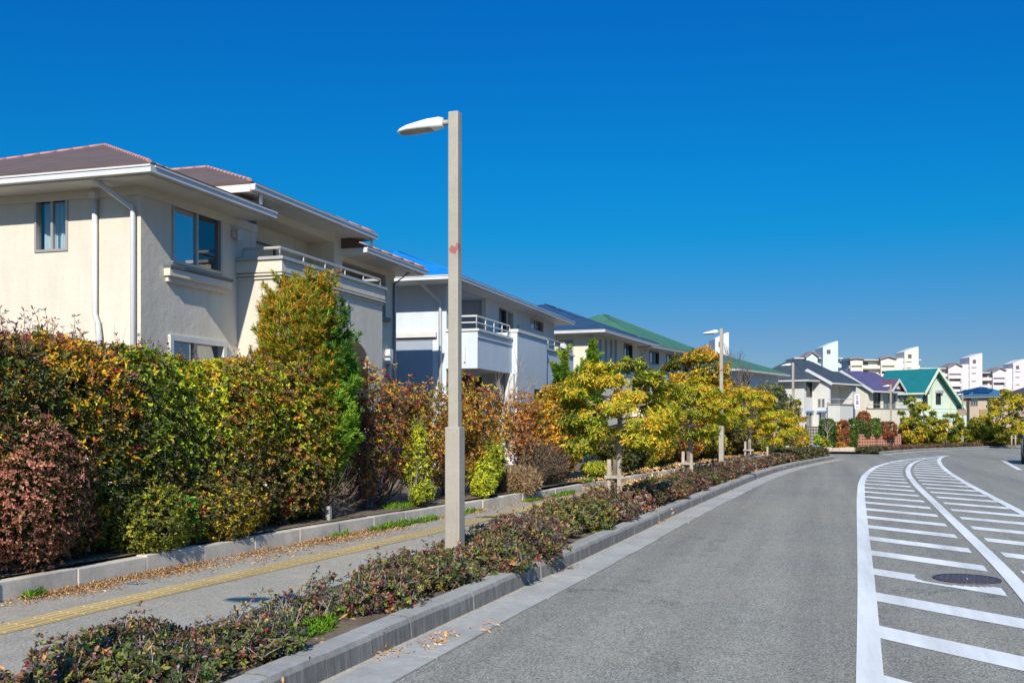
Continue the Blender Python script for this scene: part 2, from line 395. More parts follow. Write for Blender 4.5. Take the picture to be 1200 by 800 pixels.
# side street mouth
mb = MB()
c0 = np.array([xo(KERB, SIDE0), SIDE0]); c1 = np.array([xo(KERB, SIDE1), SIDE1])
e0 = np.array([-9.0, 52.2]); e1 = np.array([-9.0, 59.6])
for i in range(8):
    a = c0+(e0-c0)*i/8; b = c0+(e0-c0)*(i+1)/8; c = c1+(e1-c1)*(i+1)/8; d = c1+(e1-c1)*i/8
    for j in range(4):
        q = [a+(d-a)*j/4, b+(c-b)*j/4, b+(c-b)*(j+1)/4, a+(d-a)*(j+1)/4]
        mb.poly([(p[0], p[1], gz(p[1])+.004) for p in q])
tag(mb.build('side_street', MT['asphalt']), kind='structure')

def kerb_blocks(P, name, h=.17, wd=.19, blk=.62):
    mb = MB(); T, N = normals(P)
    s = np.r_[0, np.cumsum(np.linalg.norm(np.diff(P, axis=0), axis=1))]
    def pt(q, o, z):
        x = np.interp(q, s, P[:, 0]); y = np.interp(q, s, P[:, 1]); nx = np.interp(q, s, N[:, 0]); ny = np.interp(q, s, N[:, 1])
        return (x+nx*o, y+ny*o, gz(y)+z)
    q = 0
    while q < s[-1]-.3:
        a, b = q+.005, min(q+blk-.005, s[-1]); dz = random.uniform(-.006, .006); do = random.uniform(-.006, .006)
        prof = [(0+do, -.05), (-.012+do, h-.045+dz), (-.03+do, h-.012+dz), (-.06+do, h+dz), (-wd, h+dz), (-wd, -.05)]
        A = [pt(a, o, z) for o, z in prof]; B = [pt(b, o, z) for o, z in prof]
        for k in range(len(prof)-1): mb.poly([A[k], B[k], B[k+1], A[k+1]])
        mb.poly(A); mb.poly(B[::-1]); q += blk
    return tag(mb.build(name, MT['kerb']), kind='structure')
KN = cut(KERB, -6, SIDE0); KF = cut(KERB, SIDE1, 140)
kerb_blocks(KN, 'kerb'); kerb_blocks(KF, 'kerb', h=.15)
# kerb end round the planter tip
tip = KN[-1]; mb = MB()
arc = [(tip[0]-.02, tip[1]), (tip[0]-.12, tip[1]+.55), (tip[0]-.5, tip[1]+.9), (tip[0]-1.2, tip[1]+.95)]
arc = curve(arc, .1, 3)
kerb_blocks(arc, 'kerb', blk=.3)
# gutter slabs
def slabs(P, name, o0, o1, z, blk, mat):
    mb = MB(); T, N = normals(P); s = np.r_[0, np.cumsum(np.linalg.norm(np.diff(P, axis=0), axis=1))]; q = 0
    def pt(q, o, z):
        x = np.interp(q, s, P[:, 0]); y = np.interp(q, s, P[:, 1]); nx = np.interp(q, s, N[:, 0]); ny = np.interp(q, s, N[:, 1])
        return (x+nx*o, y+ny*o, gz(y)+z)
    while q < s[-1]-.2:
        a, b = q+.004, min(q+blk-.004, s[-1]); dz = random.uniform(0, .004); w2 = random.uniform(-.012, .012)
        mb.hexa([pt(a,o0,-.03),pt(a,o1+w2,-.03),pt(b,o1+w2,-.03),pt(b,o0,-.03),pt(a,o0,z+dz+.008),pt(a,o1+w2,z+dz),pt(b,o1+w2,z+dz),pt(b,o0,z+dz+.008)])
        q += blk
    return tag(mb.build(name, mat), kind='structure')
slabs(KN, 'gutter', .07, .43, .012, 1.25, MT['gutter'])
sheet('gutter_sand', off(KN, -.01), off(KN, .08), .006, MT['joint'], n=1)
slabs(cut(KERB, SIDE1, 130), 'gutter', .02, .42, .012, 1.5, MT['gutter'])
# planting strip soil, pavement, tactile band, verge
sheet('planter_soil', off(KN, -1.32), off(KN, -.18), .13, MT['soil'], n=3)
def strip_edge(P, d, z0, z1, name, mat, wd=.1):
    return slabs(P, name, d-wd, d, z1, 1.0, mat)
WN = cut(WALL, -5, 47.5)
KN2 = cut(KERB, -5, 47.0)
slabs(KN, 'pavement_edging', -1.43, -1.31, .15, .9, MT['kerb'])
sheet('pavement', off(WN, .0), off(KN2, -1.38), .11, MT['walkway'], n=8)
sheet('tactile_paving', off(TACT, -.15), off(TACT, .15), .114, MT['yellow'], n=2)
# raised bars of the tactile strip
mb = MB()
for k in range(4):
    o = -.115+k*.077
    A, B, = off(TACT, o-.016), off(TACT, o+.016)
    idx = list(range(0, len(TACT), 1))
    for i in range(0, len(TACT)-1):
        a0, a1, b0, b1 = A[i], A[i+1], B[i], B[i+1]
        f = .06
        p = lambda q, z: (q[0], q[1], gz(q[1])+z)
        a1 = a0+(a1-a0)*(1-f) if i % 1 == 0 else a1; b1 = b0+(b1-b0)*(1-f)
        mb.poly([p(a0,.121),p(b0,.121),p(b1,.121),p(a1,.121)]); mb.poly([p(b0,.121),p(b0,.114),p(b1,.114),p(b1,.121)]); mb.poly([p(a0,.114),p(a0,.121),p(a1,.121),p(a1,.114)])
        mb.poly([p(a0,.114),p(b0,.114),p(b0,.121),p(a0,.121)])
tag(mb.build('tactile_bars', MT['yellow']), kind='structure')
bx, by = ground(157, 697)
mb = MB(); mb.poly([(bx-.11,by-.04,.1145),(bx+.08,by-.07,.1145),(bx+.13,by+.03,.1145),(bx-.06,by+.07,.1145)]); tag(mb.build('paint_mark', MT['bluepaint']), kind='structure')
# low retaining wall of rough blocks and the raised bed behind it
wl = thing('retaining_wall', 'low weathered concrete block wall holding the shrub bed along the pavement', 'wall', (float(xo(WALL, 8)), 8, 0))
mb = MB(); T, N = normals(WN); s = np.r_[0, np.cumsum(np.linalg.norm(np.diff(WN, axis=0), axis=1))]; q = 0
while q < s[-1]-.3:
    a, b = q+.003, min(q+.897, s[-1]); h = .29+random.uniform(-.012, .012)-.0012*max(0, q-8)
    if q > 24: h -= .03
    P0 = [np.interp(t, s, WN[:, 0]) for t in (a, b)]; P1 = [np.interp(t, s, WN[:, 1]) for t in (a, b)]
    n0 = [np.interp(a, s, N[:, 0]), np.interp(a, s, N[:, 1])]
    do = random.uniform(-.012, .012)
    c = [(P0[0]+n0[0]*do, P1[0]+n0[1]*do), (P0[0]-n0[0]*.14, P1[0]-n0[1]*.14), (P0[1]-n0[0]*.14, P1[1]-n0[1]*.14), (P0[1]+n0[0]*do, P1[1]+n0[1]*do)]
    z0 = [gz(t[1])+.0 for t in c]; mb.hexa([(t[0], t[1], z) for t, z in zip(c, z0)]+[(t[0], t[1], z+h) for t, z in zip(c, z0)])
    q += .9
mb.build('wall_blocks', MT['blockwall'], wl, bevel=.008)
sheet('raised_bed', off(WN, -5.5), off(WN, -.12), .30, MT['soil'], n=6)
sheet('garden_ground', off(WN, -45), off(WN, -5.4), .30, MT['dirt'], n=6)
# far verge with soil behind the far kerb
sheet('far_verge', off(KF, -60), off(KF, -.15), .10, MT['dirt'], n=10)
sheet('far_pavement', off(KF, -3.6), off(KF, -1.4), .115, MT['walkway'], n=2)
# right-hand side
sheet('right_pavement', off(REDGE, .0), off(REDGE, 3.2), .11, MT['walkway'], n=2)
kerb_blocks(REDGE[::-1], 'kerb', h=.15)
sheet('parking_bay', np.array([(6.9,36.6),(7.6,47.5)]), np.array([(9.4,39.2),(10.5,47.5)]), .004, MT['gutter'], n=1)

# ------------------------------------------------------------------ painted markings
def stripe_line(P, w, z, name):
    return sheet(name, P, off(P, w), z, MT['white'], n=1)
stripe_line(LEFTL, .165, .008, 'lane_marking'); stripe_line(CENL, .15, .008, 'lane_marking'); stripe_line(RIGHTL, .15, .0085, 'lane_marking')
MC = np.array([1.40, 11.36]); MR = .295
mb = MB()
yk = -4.0; STEP = 1.672
ks = []
yk = 8.12-STEP*7
while yk < 54.5: ks.append(yk); yk += STEP
for yk in ks:
    T = np.array([xo(LEFTL, yk+1)-xo(LEFTL, yk-1), 2.0]); T /= np.linalg.norm(T)
    R = np.array([T[1], -T[0]])
    dirn = (R*.745-T*.667); dirn /= np.linalg.norm(dirn)
    nsub = 8 if yk < 16 else 1
    wdt = .50
    for sidx in range(nsub):
        y0 = yk+wdt*sidx/nsub; y1 = yk+wdt*(sidx+1)/nsub
        for (la, lb, ga, gb) in ((LEFTL, CENL, .15, -.09), (CENL, RIGHTL, .25, .02)):
            ends = []
            for y in (y0, y1):
                P = np.array([xo(LEFTL, y)+.10, y])
                t = np.linspace(0, 6, 601); Q = P+t[:, None]*dirn
                xa = np.interp(Q[:, 1], la[:, 1], la[:, 0])+ga; xb = np.interp(Q[:, 1], lb[:, 1], lb[:, 0])+gb
                ok = (Q[:, 0] >= xa-.012) & (Q[:, 0] <= xb)
                if ok.sum() < 2: ends = None; break
                tt = t[ok]; ends.append((P, tt[0], tt[-1]))
            if not ends: continue
            (Pa, a0, a1), (Pb, b0, b1) = ends
            segs = [(0, 1)]
            if nsub > 1 and abs(yk-MC[1]) < 3:
                tc = np.linspace(0, 1, 201); mid = (Pa+Pb)/2+dirn*((a0+b0)/2+((a1+b1)/2-(a0+b0)/2)*tc)[:, None]
                out = np.linalg.norm((mid-MC)*np.array([1, 1]), axis=1) > .50
                segs = []; st = None
                for i, v in enumerate(out):
                    if v and st is None: st = tc[i]
                    if (not v or i == 200) and st is not None:
                        if tc[i]-st > .02: segs.append((st, tc[i]))
                        st = None
            for (f0, f1) in segs:
                pa0 = Pa+dirn*(a0+(a1-a0)*f0); pa1 = Pa+dirn*(a0+(a1-a0)*f1); pb0 = Pb+dirn*(b0+(b1-b0)*f0); pb1 = Pb+dirn*(b0+(b1-b0)*f1)
                nn = 2
                for i in range(nn):
                    q = [pa0+(pa1-pa0)*i/nn, pa0+(pa1-pa0)*(i+1)/nn, pb0+(pb1-pb0)*(i+1)/nn, pb0+(pb1-pb0)*i/nn]
                    mb.poly([(p[0], p[1], gz(p[1])+.004) for p in q])
tag(mb.build('hatch_marking', MT['white']), kind='structure')
sheet('bay_marking', np.array([(6.26,38.0),(7.08,46.8)]), np.array([(6.42,38.0),(7.24,46.8)]), .008, MT['white'], n=1)

# manhole cover with raised studs and rim
t = thing('manhole_cover', 'round dark iron manhole cover set in the hatched road marking', 'manhole cover', (MC[0], MC[1], 0))
mb = MB(); seg = 40
ring = [(MC[0]+MR*math.cos(2*math.pi*i/seg), MC[1]+MR*math.sin(2*math.pi*i/seg), .010) for i in range(seg)]
mb.poly(ring)
for r in (.07, .13, .19, .25):
    m_ = int(r*90)
    for k in range(m_):
        a = 2*math.pi*k/m_; mb.box(MC[0]+r*math.cos(a)-.011, MC[0]+r*math.cos(a)+.011, MC[1]+r*math.sin(a)-.011, MC[1]+r*math.sin(a)+.011, .009, .015)
mb.build('lid', MT['iron'], t)
mb = MB()
for i in range(seg):
    a, b = 2*math.pi*i/seg, 2*math.pi*(i+1)/seg
    f = lambda r, q, z: (MC[0]+r*math.cos(q), MC[1]+r*math.sin(q), z)
    mb.poly([f(MR,a,.013),f(MR+.03,a,.013),f(MR+.03,b,.013),f(MR,b,.013)]); mb.poly([f(MR+.03,a,.013),f(MR+.03,a,0),f(MR+.03,b,0),f(MR+.03,b,.013)])
mb.build('rim', MT['iron'], t)
mb = MB(); mb.box(MC[0]-.008, MC[0]+.008, MC[1]-.04, MC[1]+.03, .0105, .018); mb.build('lifting_slot', MT['chrome'], t)
# ------------------------------------------------------------------ foliage
def unit(a): return a/np.maximum(np.linalg.norm(a, axis=-1, keepdims=True), 1e-9)
def wob(P, f, seed=0):
    r = np.random.default_rng(seed); o = np.zeros(len(P))
    for _ in range(5):
        k = r.normal(size=3); k = k/np.linalg.norm(k)*f*r.uniform(.6, 1.6); o += np.sin(P@k+r.uniform(0, 6.28))
    return o/3.0
GAIN = 1.46
class Leaves:
    def __init__(s): s.V = []; s.C = []; s.shape = None
    def rosettes(s, C, A, n, L, W, tilt=(35, 80), cols=None, wts=None, jit=.25, droop=.15, fold=.18, lj=.45, colid=None, seedcol=.5):
        """bunches of leaves round a twig tip; C centres, A axes; cols = palette, one pick per bunch with drift per leaf"""
        N = len(C)
        if N == 0: return
        A = unit(A); ref = np.where(np.abs(A[:, 2:3]) < .9, np.array([[0, 0, 1.]]), np.array([[1., 0, 0]]))
        U = unit(np.cross(A, ref)); Vv = np.cross(A, U)
        K = N*n
        rep = lambda a: np.repeat(a, n, axis=0)
        phi = rep(rng.uniform(0, 6.28, (N, 1)))[:, 0]+np.tile(np.arange(n)*2.4, N)+rng.uniform(-.4, .4, K)
        t = np.radians(rng.uniform(tilt[0], tilt[1], K))
        A_, U_, V_ = rep(A), rep(U), rep(Vv)
        rad = U_*np.cos(phi)[:, None]+V_*np.sin(phi)[:, None]
        D = unit(A_*np.cos(t)[:, None]+rad*np.sin(t)[:, None]+rng.normal(0, .18, (K, 3)))
        Nn = A_*np.sin(t)[:, None]-rad*np.cos(t)[:, None]+rng.normal(0, .25, (K, 3))
        S = unit(np.cross(D, Nn)); Nn = unit(np.cross(S, D))
        l = L*rng.uniform(1-lj, 1+lj, K)[:, None]; ww = W*rng.uniform(.8, 1.2, K)[:, None]*.5
        B = rep(C)+D*l*.08-A_*l*rng.uniform(0, .5, (K, 1))
        mid = B+D*l*.48; m2 = B+D*l*.8-Nn*l*droop*.4
        tip = B+D*l-Nn*l*droop
        s.V.append(np.stack([B, mid-S*ww+Nn*ww*fold*2, m2-S*ww*.72+Nn*ww*fold, tip, m2+S*ww*.72+Nn*ww*fold, mid+S*ww+Nn*ww*fold*2], axis=1))
        cols = np.array(cols, float)
        if colid is None:
            wts = np.ones(len(cols)) if wts is None else np.array(wts, float); wts = wts/wts.sum()
            colid = rng.choice(len(cols), N, p=wts)
        cid = rep(colid[:, None])[:, 0]
        if seedcol > 0 and wts is not None:
            sw = rng.random(K) < seedcol*.35; cid = np.where(sw, rng.choice(len(cols), K, p=np.array(wts)/np.sum(wts)), cid)
        col = cols[cid]*np.exp(rng.normal(0, jit, (K, 1)))*np.exp(rng.normal(0, .06, (K, 3)))
        s.C.append(np.clip(col*GAIN, 0, .9))
    def build(s, name, mat, parent=None):
        V = np.concatenate(s.V); C = np.concatenate(s.C); n = len(V)
        me = bpy.data.meshes.new(name)
        v = V.reshape(-1, 3)
        if parent is not None:
            W = np.array(M[parent.name].inverted()); v = v@W[:3, :3].T+W[:3, 3]
        me.vertices.add(n*6); me.vertices.foreach_set('co', v.astype(np.float32).ravel())
        base = np.arange(n)[:, None]*6
        F = np.concatenate([base+np.array([[0, 1, 2, 3]]), base+np.array([[0, 3, 4, 5]])], axis=1).reshape(-1)
        me.loops.add(n*8); me.loops.foreach_set('vertex_index', F.astype(np.int32))
        me.polygons.add(n*2); me.polygons.foreach_set('loop_start', (np.arange(n*2)*4).astype(np.int32))
        at_ = me.attributes.new('tone', 'FLOAT_COLOR', 'POINT')
        c4 = np.concatenate([np.repeat(C, 6, axis=0), np.ones((n*6, 1))], axis=1)
        at_.data.foreach_set('color', c4.astype(np.float32).ravel())
        me.update(calc_edges=True); me.materials.append(mat)
        o = bpy.data.objects.new(name, me); COL.objects.link(o)
        if parent is not None: o.parent = parent; M[o.name] = M[parent.name]
        else: M[o.name] = Matrix.Identity(4)
        return o

def shell(lumps, dens, depth_=.35, rough=.16, box=0, seed=0, freq=5.0, gaps=0.0, zmin=None):
    """points and outward axes in the outer layer of a union of ellipsoids. lumps: (c, r). dens: bunches per m2"""
    P, A = [], []
    for i, (c, r) in enumerate(lumps):
        c = np.array(c, float); r = np.array(r, float)
        area = 4*math.pi*((r[0]*r[1])**1.6/3+(r[0]*r[2])**1.6/3+(r[1]*r[2])**1.6/3)**(1/1.6)
        n = int(area*dens)
        d = unit(rng.normal(size=(n, 3)))
        sc = np.ones((n, 1))
        if box: sc = (np.sum(np.abs(d)**box, axis=1)**(-1/box))[:, None]
        rr = 1-np.abs(rng.normal(0, depth_*.5, (n, 1)))
        w_ = wob(d*r*1.0+c, freq, seed+i)[:, None]
        p = c+d*sc*r*np.clip(rr, .15, 1)*(1+rough*w_)
        nn = unit(d/r*np.mean(r)) if not box else unit(np.sign(d)*np.abs(d)**(box-1)/r)
        keep = np.ones(n, bool)
        for j, (c2, r2) in enumerate(lumps):
            if j == i: continue
            q = (p-np.array(c2))/np.array(r2); pw = box or 2
            keep &= np.sum(np.abs(q)**pw, axis=1)**(1/pw) > .72
        if gaps: keep &= wob(p, freq*1.6, seed+50) < 1-gaps*1.6+rng.normal(0, .25, n)
        if zmin is not None: keep &= p[:, 2] > zmin
        P.append(p[keep]); A.append(nn[keep])
    return np.concatenate(P), np.concatenate(A)

def branches(mb, base, tips, r0=.02, sag=.1, n=5, join=.35):
    """stems from the base to each tip, bending"""
    base = Vector(base)
    for t in tips:
        t = Vector(t); b = base+Vector((random.uniform(-.08, .08), random.uniform(-.08, .08), 0))
        m1 = b.lerp(t, .35)+Vector((random.uniform(-1, 1), random.uniform(-1, 1), random.uniform(.0, 1)))*sag*(t-b).length
        m2 = b.lerp(t, .7)+Vector((random.uniform(-1, 1), random.uniform(-1, 1), random.uniform(0, .7)))*sag*.6*(t-b).length
        mb.tube([b, m1, m2, t], [r0, r0*.75, r0*.5, r0*.2], n, cap=False)
def twigs(mb, P, A, L, r=.004, k=2):
    for p, a in zip(P, A):
        p = Vector(p); a = Vector(a).normalized()
        for _ in range(k):
            d = (a+Vector((random.uniform(-.8, .8), random.uniform(-.8, .8), random.uniform(-.3, .9)))).normalized()
            l = L*random.uniform(.5, 1.2); q = p+d*l*.5+Vector((random.uniform(-.1, .1), random.uniform(-.1, .1), random.uniform(-.1, .1)))*l
            mb.tube([p, q, p+d*l], [r, r*.8, r*.35], 3, cap=False)

# palettes (linear, real leaf colours)
G_DARK = (.034, .050, .012); G_MID = (.068, .095, .014); G_LITE = (.13, .17, .018); G_YEL = (.33, .33, .02)
YEL = (.48, .33, .02); GOLD = (.42, .22, .012); ORA = (.38, .14, .025); RED = (.30, .035, .02); CRIM = (.30, .01, .03); PINK = (.36, .13, .10)
BROWN = (.13, .07, .035); PURP = (.075, .035, .035); TAN = (.30, .20, .11); MAROON = (.12, .03, .025)

def wall_at(px, o):
    P = off(WALL, -o); u = (px-600)/FPX; rx, ry = -SN+CS*u, CS+SN*u
    f = P[:, 0]*ry-P[:, 1]*rx; i = np.nonzero((f[:-1]*f[1:] <= 0) & (P[:-1, 1]*ry+P[:-1, 0]*rx > 0))[0][0]
    t = f[i]/(f[i]-f[i+1]); return tuple(P[i]+(P[i+1]-P[i])*t)
def kerb_at(px, o):
    P = off(KERB, -o); u = (px-600)/FPX; rx, ry = -SN+CS*u, CS+SN*u
    f = P[:, 0]*ry-P[:, 1]*rx; i = np.nonzero((f[:-1]*f[1:] <= 0) & (P[:-1, 1]*ry+P[:-1, 0]*rx > 0))[0][0]
    t = f[i]/(f[i]-f[i+1]); return tuple(P[i]+(P[i+1]-P[i])*t)

def shrub(label, lumps, base, dens, n, L, W, cols, wts, group=None, name='shrub', cat='shrub', top=None, stems=8, stem_r=.012, twig_k=0, twig_mat='twig',
          depth_=.35, rough=.16, box=0, gaps=0, tilt=(30, 80), seed=None, mat='leaf', zone=None, droop=.15, freq=5.0, upb=.35, aj=.45, jit=.25, zmin=None, berries=0, tw_len=.18, shoots=None):
    seed = seed if seed is not None else random.randint(0, 9999)
    root = thing(name, label, cat, base, 0, group)
    P, A = shell(lumps, dens, depth_, rough, box, seed, freq, gaps, zmin)
    A = unit(A+np.array([.06, -.30, upb+.15])+rng.normal(0, aj, A.shape))
    lv = Leaves()
    cols = np.array(cols); wts = np.array(wts, float); wts /= wts.sum()
    # colours drift over the plant in patches; "top" colours (young shoots) gather at the upper and outer twigs
    h = wob(P, 2.2, seed+9)*.9+rng.normal(0, .8, len(P)); order = np.argsort(np.argsort(h))/max(1, len(P)-1)
    cid = np.searchsorted(np.cumsum(wts), np.clip(order, 0, .9999))
    if top is not None:
        tc, frac, zt = top
        pz = np.clip((P[:, 2]-zt[0])/(zt[1]-zt[0]), 0, 1)
        sw = rng.random(len(P)) < frac*pz
        tcols = np.array(tc); cols = np.concatenate([cols, tcols]); cid = np.where(sw, len(wts)+rng.integers(0, len(tcols), len(P)), cid)
        w2 = np.concatenate([wts, np.zeros(len(tcols))])
    else: w2 = wts
    if zone is not None:
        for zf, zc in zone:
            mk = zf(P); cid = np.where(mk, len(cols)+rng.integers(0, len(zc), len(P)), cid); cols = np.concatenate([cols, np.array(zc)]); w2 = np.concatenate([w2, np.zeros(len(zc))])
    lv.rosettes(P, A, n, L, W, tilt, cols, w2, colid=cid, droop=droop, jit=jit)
    mb = MB()
    if shoots:      # unclipped shoots above the cut top
        ns, sl, scol, _y = shoots; tp = np.nonzero(P[:, 2] > np.quantile(P[:, 2], .86))[0]
        for i in rng.choice(tp, ns):
            p = P[i]; dv = unit(np.array([rng.normal(0, .3), rng.normal(0, .3), 1.])); l = sl*rng.uniform(.4, 1.2); k = 5
            q = p+dv*l*np.linspace(.1, 1, k)[:, None]+rng.normal(0, .012, (k, 3)); mb.tube([tuple(p-dv*.1), tuple(q[2]), tuple(q[-1])], [.005, .003, .0015], 3, cap=False)
            lv.rosettes(q, np.repeat(dv[None], k, 0)+rng.normal(0, .2, (k, 3)), 4, L*.75, W*.7, (25, 65), scol, np.ones(len(scol)), jit=.3)
    lv.build('foliage', MT[mat], root)
    if stems:
        pick = rng.choice(len(P), min(stems, len(P)), replace=False)
        branches(mb, (base[0], base[1], base[2]-.05), [P[i] for i in pick], stem_r, .12)
    if twig_k:
        pick = rng.choice(len(P), min(twig_k, len(P)), replace=False)
        twigs(mb, P[pick]-A[pick]*.1, A[pick], tw_len, .0035)
    if mb.v: mb.build('stems', MT[twig_mat], root, recalc=False)
    if berries:
        pick = rng.choice(len(P), min(berries, len(P)), replace=False); mb = MB()
        for i in pick:
            for _ in range(4):
                c = P[i]+A[i]*.02+rng.normal(0, .018, 3); r = random.uniform(.0045, .0065)
                v = [(c[0]+r*x, c[1]+r*y, c[2]+r*z) for x, y, z in OCT]
                k = len(mb.v); mb.v += v
                for f in OCF: mb.f.append(tuple(k+q for q in f)); mb.sm.append(True)
        o = mb.build('berries', MT['berry'], root, recalc=False); tag(o, kind='stuff')
    return root
g_ = (1+5**.5)/2
OCT = [tuple(np.array(v)/math.hypot(1, g_)) for v in [(-1,g_,0),(1,g_,0),(-1,-g_,0),(1,-g_,0),(0,-1,g_),(0,1,g_),(0,-1,-g_),(0,1,-g_),(g_,0,-1),(g_,0,1),(-g_,0,-1),(-g_,0,1)]]
OCF = [(0,11,5),(0,5,1),(0,1,7),(0,7,10),(0,10,11),(1,5,9),(5,11,4),(11,10,2),(10,7,6),(7,1,8),(3,9,4),(3,4,2),(3,2,6),(3,6,8),(3,8,9),(4,9,5),(2,4,11),(6,2,10),(8,6,7),(9,8,1)]

def conifer(label, base, h, r, z0, cols, wts, group=None, name='conifer', dens=150, L=.07, zone=None, prof=None, seed=3, n=9, W=.012, tilt=(8, 50), rough=.18, tufts=0):
    root = thing(name, label, 'tree', base, 0, group)
    prof = prof or (lambda t: np.sin(np.clip(t, 0, 1)*math.pi*.62+.75)**.8 if True else t)
    N = int(dens*2*math.pi*r*h*.75)
    t = rng.random(N); ph = rng.uniform(0, 6.283, N)
    R = r*prof(t)
    k = 1-np.abs(rng.normal(0, .16, N))
    Q = np.c_[np.cos(ph), np.sin(ph), t*3]
    Rm = R*k*(1+rough*wob(Q*2.3, 2.2, seed))
    P = np.c_[base[0]+Rm*np.cos(ph), base[1]+Rm*np.sin(ph), z0+t*(base[2]+h-z0)]
    A = unit(np.c_[np.cos(ph)*.75, np.sin(ph)*.75, .55+.5*t]+rng.normal(0, .3, (N, 3)))
    if tufts:      # plumes standing out of the outline
        tt = rng.random(tufts)**.8; tp = rng.uniform(0, 6.283, tufts); m = 14
        Rt = r*prof(tt)*rng.uniform(.82, 1.0, tufts)
        Bt = np.c_[base[0]+Rt*np.cos(tp), base[1]+Rt*np.sin(tp), z0+tt*(base[2]+h-z0)]
        Dt = unit(np.c_[np.cos(tp)*.7, np.sin(tp)*.7, .6+.6*tt]+rng.normal(0, .25, (tufts, 3))); Lt = rng.uniform(.12, .34, tufts)
        s_ = rng.random((tufts, m)); Pt = Bt[:, None]+Dt[:, None]*(s_*Lt[:, None])[..., None]+rng.normal(0, .035, (tufts, m, 3))*(1.1-s_)[..., None]
        P = np.r_[P, Pt.reshape(-1, 3)]; A = np.r_[A, unit(np.repeat(Dt, m, 0)+rng.normal(0, .2, (tufts*m, 3)))]; t = np.r_[t, np.repeat(tt, m)]; N = len(P)
    cols = np.array(cols); wts = np.array(wts, float); wts /= wts.sum()
    hh = wob(P, 2.5, seed+3)+rng.normal(0, .6, N); order = np.argsort(np.argsort(hh))/N
    cid = np.searchsorted(np.cumsum(wts), np.clip(order, 0, .9999)); w2 = wts
    if zone:
        for zf, zc in zone:
            mk = zf(P, t); cid = np.where(mk, len(cols)+rng.integers(0, len(zc), N), cid); cols = np.concatenate([cols, np.array(zc)]); w2 = np.concatenate([w2, np.zeros(len(zc))])
    lv = Leaves(); lv.rosettes(P, A, n, L, W, tilt, cols, w2, colid=cid, droop=.1, fold=.1, lj=.5)
    lv.build('crown', MT['needle'], root)
    mb = MB(); mb.tube([(base[0], base[1], base[2]-.05), (base[0]+.03, base[1], base[2]+h*.5), (base[0], base[1]+.02, base[2]+h*.92)], [max(.02, r*.09), r*.06, .006], 7)
    for i in rng.choice(N, 40, replace=False):
        p = P[i]; zc = p[2]-.25*math.hypot(p[0]-base[0], p[1]-base[1])
        mb.tube([(base[0], base[1], max(zc, base[2]+.1)), tuple(p)], [.012*r, .003], 4, cap=False)
    mb.build('trunk', MT['bark'], root, recalc=False)
    return root

def tree(label, base, h, crown_c, crown_r, pads, cols, wts, group=None, name='street_tree', leafL=.085, leafW=.028, n=8, bunch=36, trunk_r=.05, top=None, seed=1, tilt=(45, 100), droop=.35, pad_r=.32, jit=.22, barkm='bark', fill=.5, twig_n=60, low=False):
    """trunk + limbs to foliage pads; leaves in drooping bunches on the pads"""
    r_ = random.Random(seed); root = thing(name, label, 'tree', base, 0, group)
    cc = Vector(crown_c); cr = Vector(crown_r)
    mb = MB()
    lean = Vector((r_.uniform(-.04, .04), r_.uniform(-.04, .04), 0))*h
    B = Vector(base); fork = Vector((B.x, B.y, 0))+lean*.5; fork.z = max(B.z+.25*h, cc.z-cr.z*.55)
    topv = Vector((cc.x, cc.y, cc.z+cr.z*.7))
    mb.tube([B+Vector((0, 0, -.05)), B.lerp(fork, .5)+Vector((r_.uniform(-.03, .03), r_.uniform(-.03, .03), 0)), fork, fork.lerp(topv, .5)+Vector((r_.uniform(-.08, .08), r_.uniform(-.08, .08), 0)), topv], [trunk_r*1.25, trunk_r, trunk_r*.85, trunk_r*.5, trunk_r*.15], 8)
    C, A = [], []
    for k in range(pads):
        zz = -1+2*(k+.5)/pads; ph = k*2.399+r_.uniform(-.5, .5); rr = math.sqrt(max(0, 1-zz*zz))
        q = r_.uniform(.62, 1.0)
        if zz < -.78 and low: continue
        pc = cc+Vector((cr.x*rr*math.cos(ph)*q, cr.y*rr*math.sin(ph)*q, cr.z*zz*r_.uniform(.85, 1.05)))
        s0 = fork.lerp(topv, max(0, min(1, (pc.z-fork.z)/(topv.z-fork.z)*.75-.1)))
        m = s0.lerp(pc, .55)+Vector((0, 0, -.06*h*r_.random()))
        mb.tube([s0, m, pc], [trunk_r*.38, trunk_r*.22, trunk_r*.08], 5, cap=False)
        pr = pad_r*r_.uniform(.7, 1.25)
        nb = int(bunch*r_.uniform(.7, 1.2))
        d = unit(rng.normal(size=(nb, 3))*np.array([1, 1, .6]))
        pts = np.array(pc)+d*np.array([pr, pr, pr*.55])*rng.uniform(.35, 1.05, (nb, 1))
        C.append(pts); out = unit(pts-np.array(cc)); A.append(unit(d*.5+out*.5+np.array([0, 0, .45])+rng.normal(0, .3, d.shape)))
        for i in range(0, nb, max(1, nb*pads//twig_n)):
            mb.tube([pc-Vector((0, 0, pr*.25)), tuple(pts[i])], [trunk_r*.08, .003], 3, cap=False)
    C = np.concatenate(C); A = np.concatenate(A)
    cols = np.array(cols); wts = np.array(wts, float); wts /= wts.sum()
    hh = wob(C, 3.0, seed+3)+rng.normal(0, .7, len(C)); order = np.argsort(np.argsort(hh))/len(C)
    cid = np.searchsorted(np.cumsum(wts), np.clip(order, 0, .9999))
    lv = Leaves(); lv.rosettes(C, A, n, leafL, leafW, tilt, cols, wts, colid=cid, droop=droop, jit=jit, seedcol=.3)
    if top is not None:      # coloured leaf stalks in the heart of a bunch
        m_ = rng.random(len(C)) < top[1]
        lv.rosettes(C[m_]+A[m_]*leafL*.12, A[m_], 4, leafL*.42, leafW*.5, (20, 75), top[0], np.ones(len(top[0])), droop=.1, jit=.2)
    lv.build('crown', MT['leaf'], root)
    mb.build('trunk', MT[barkm], root, recalc=False)
    return root
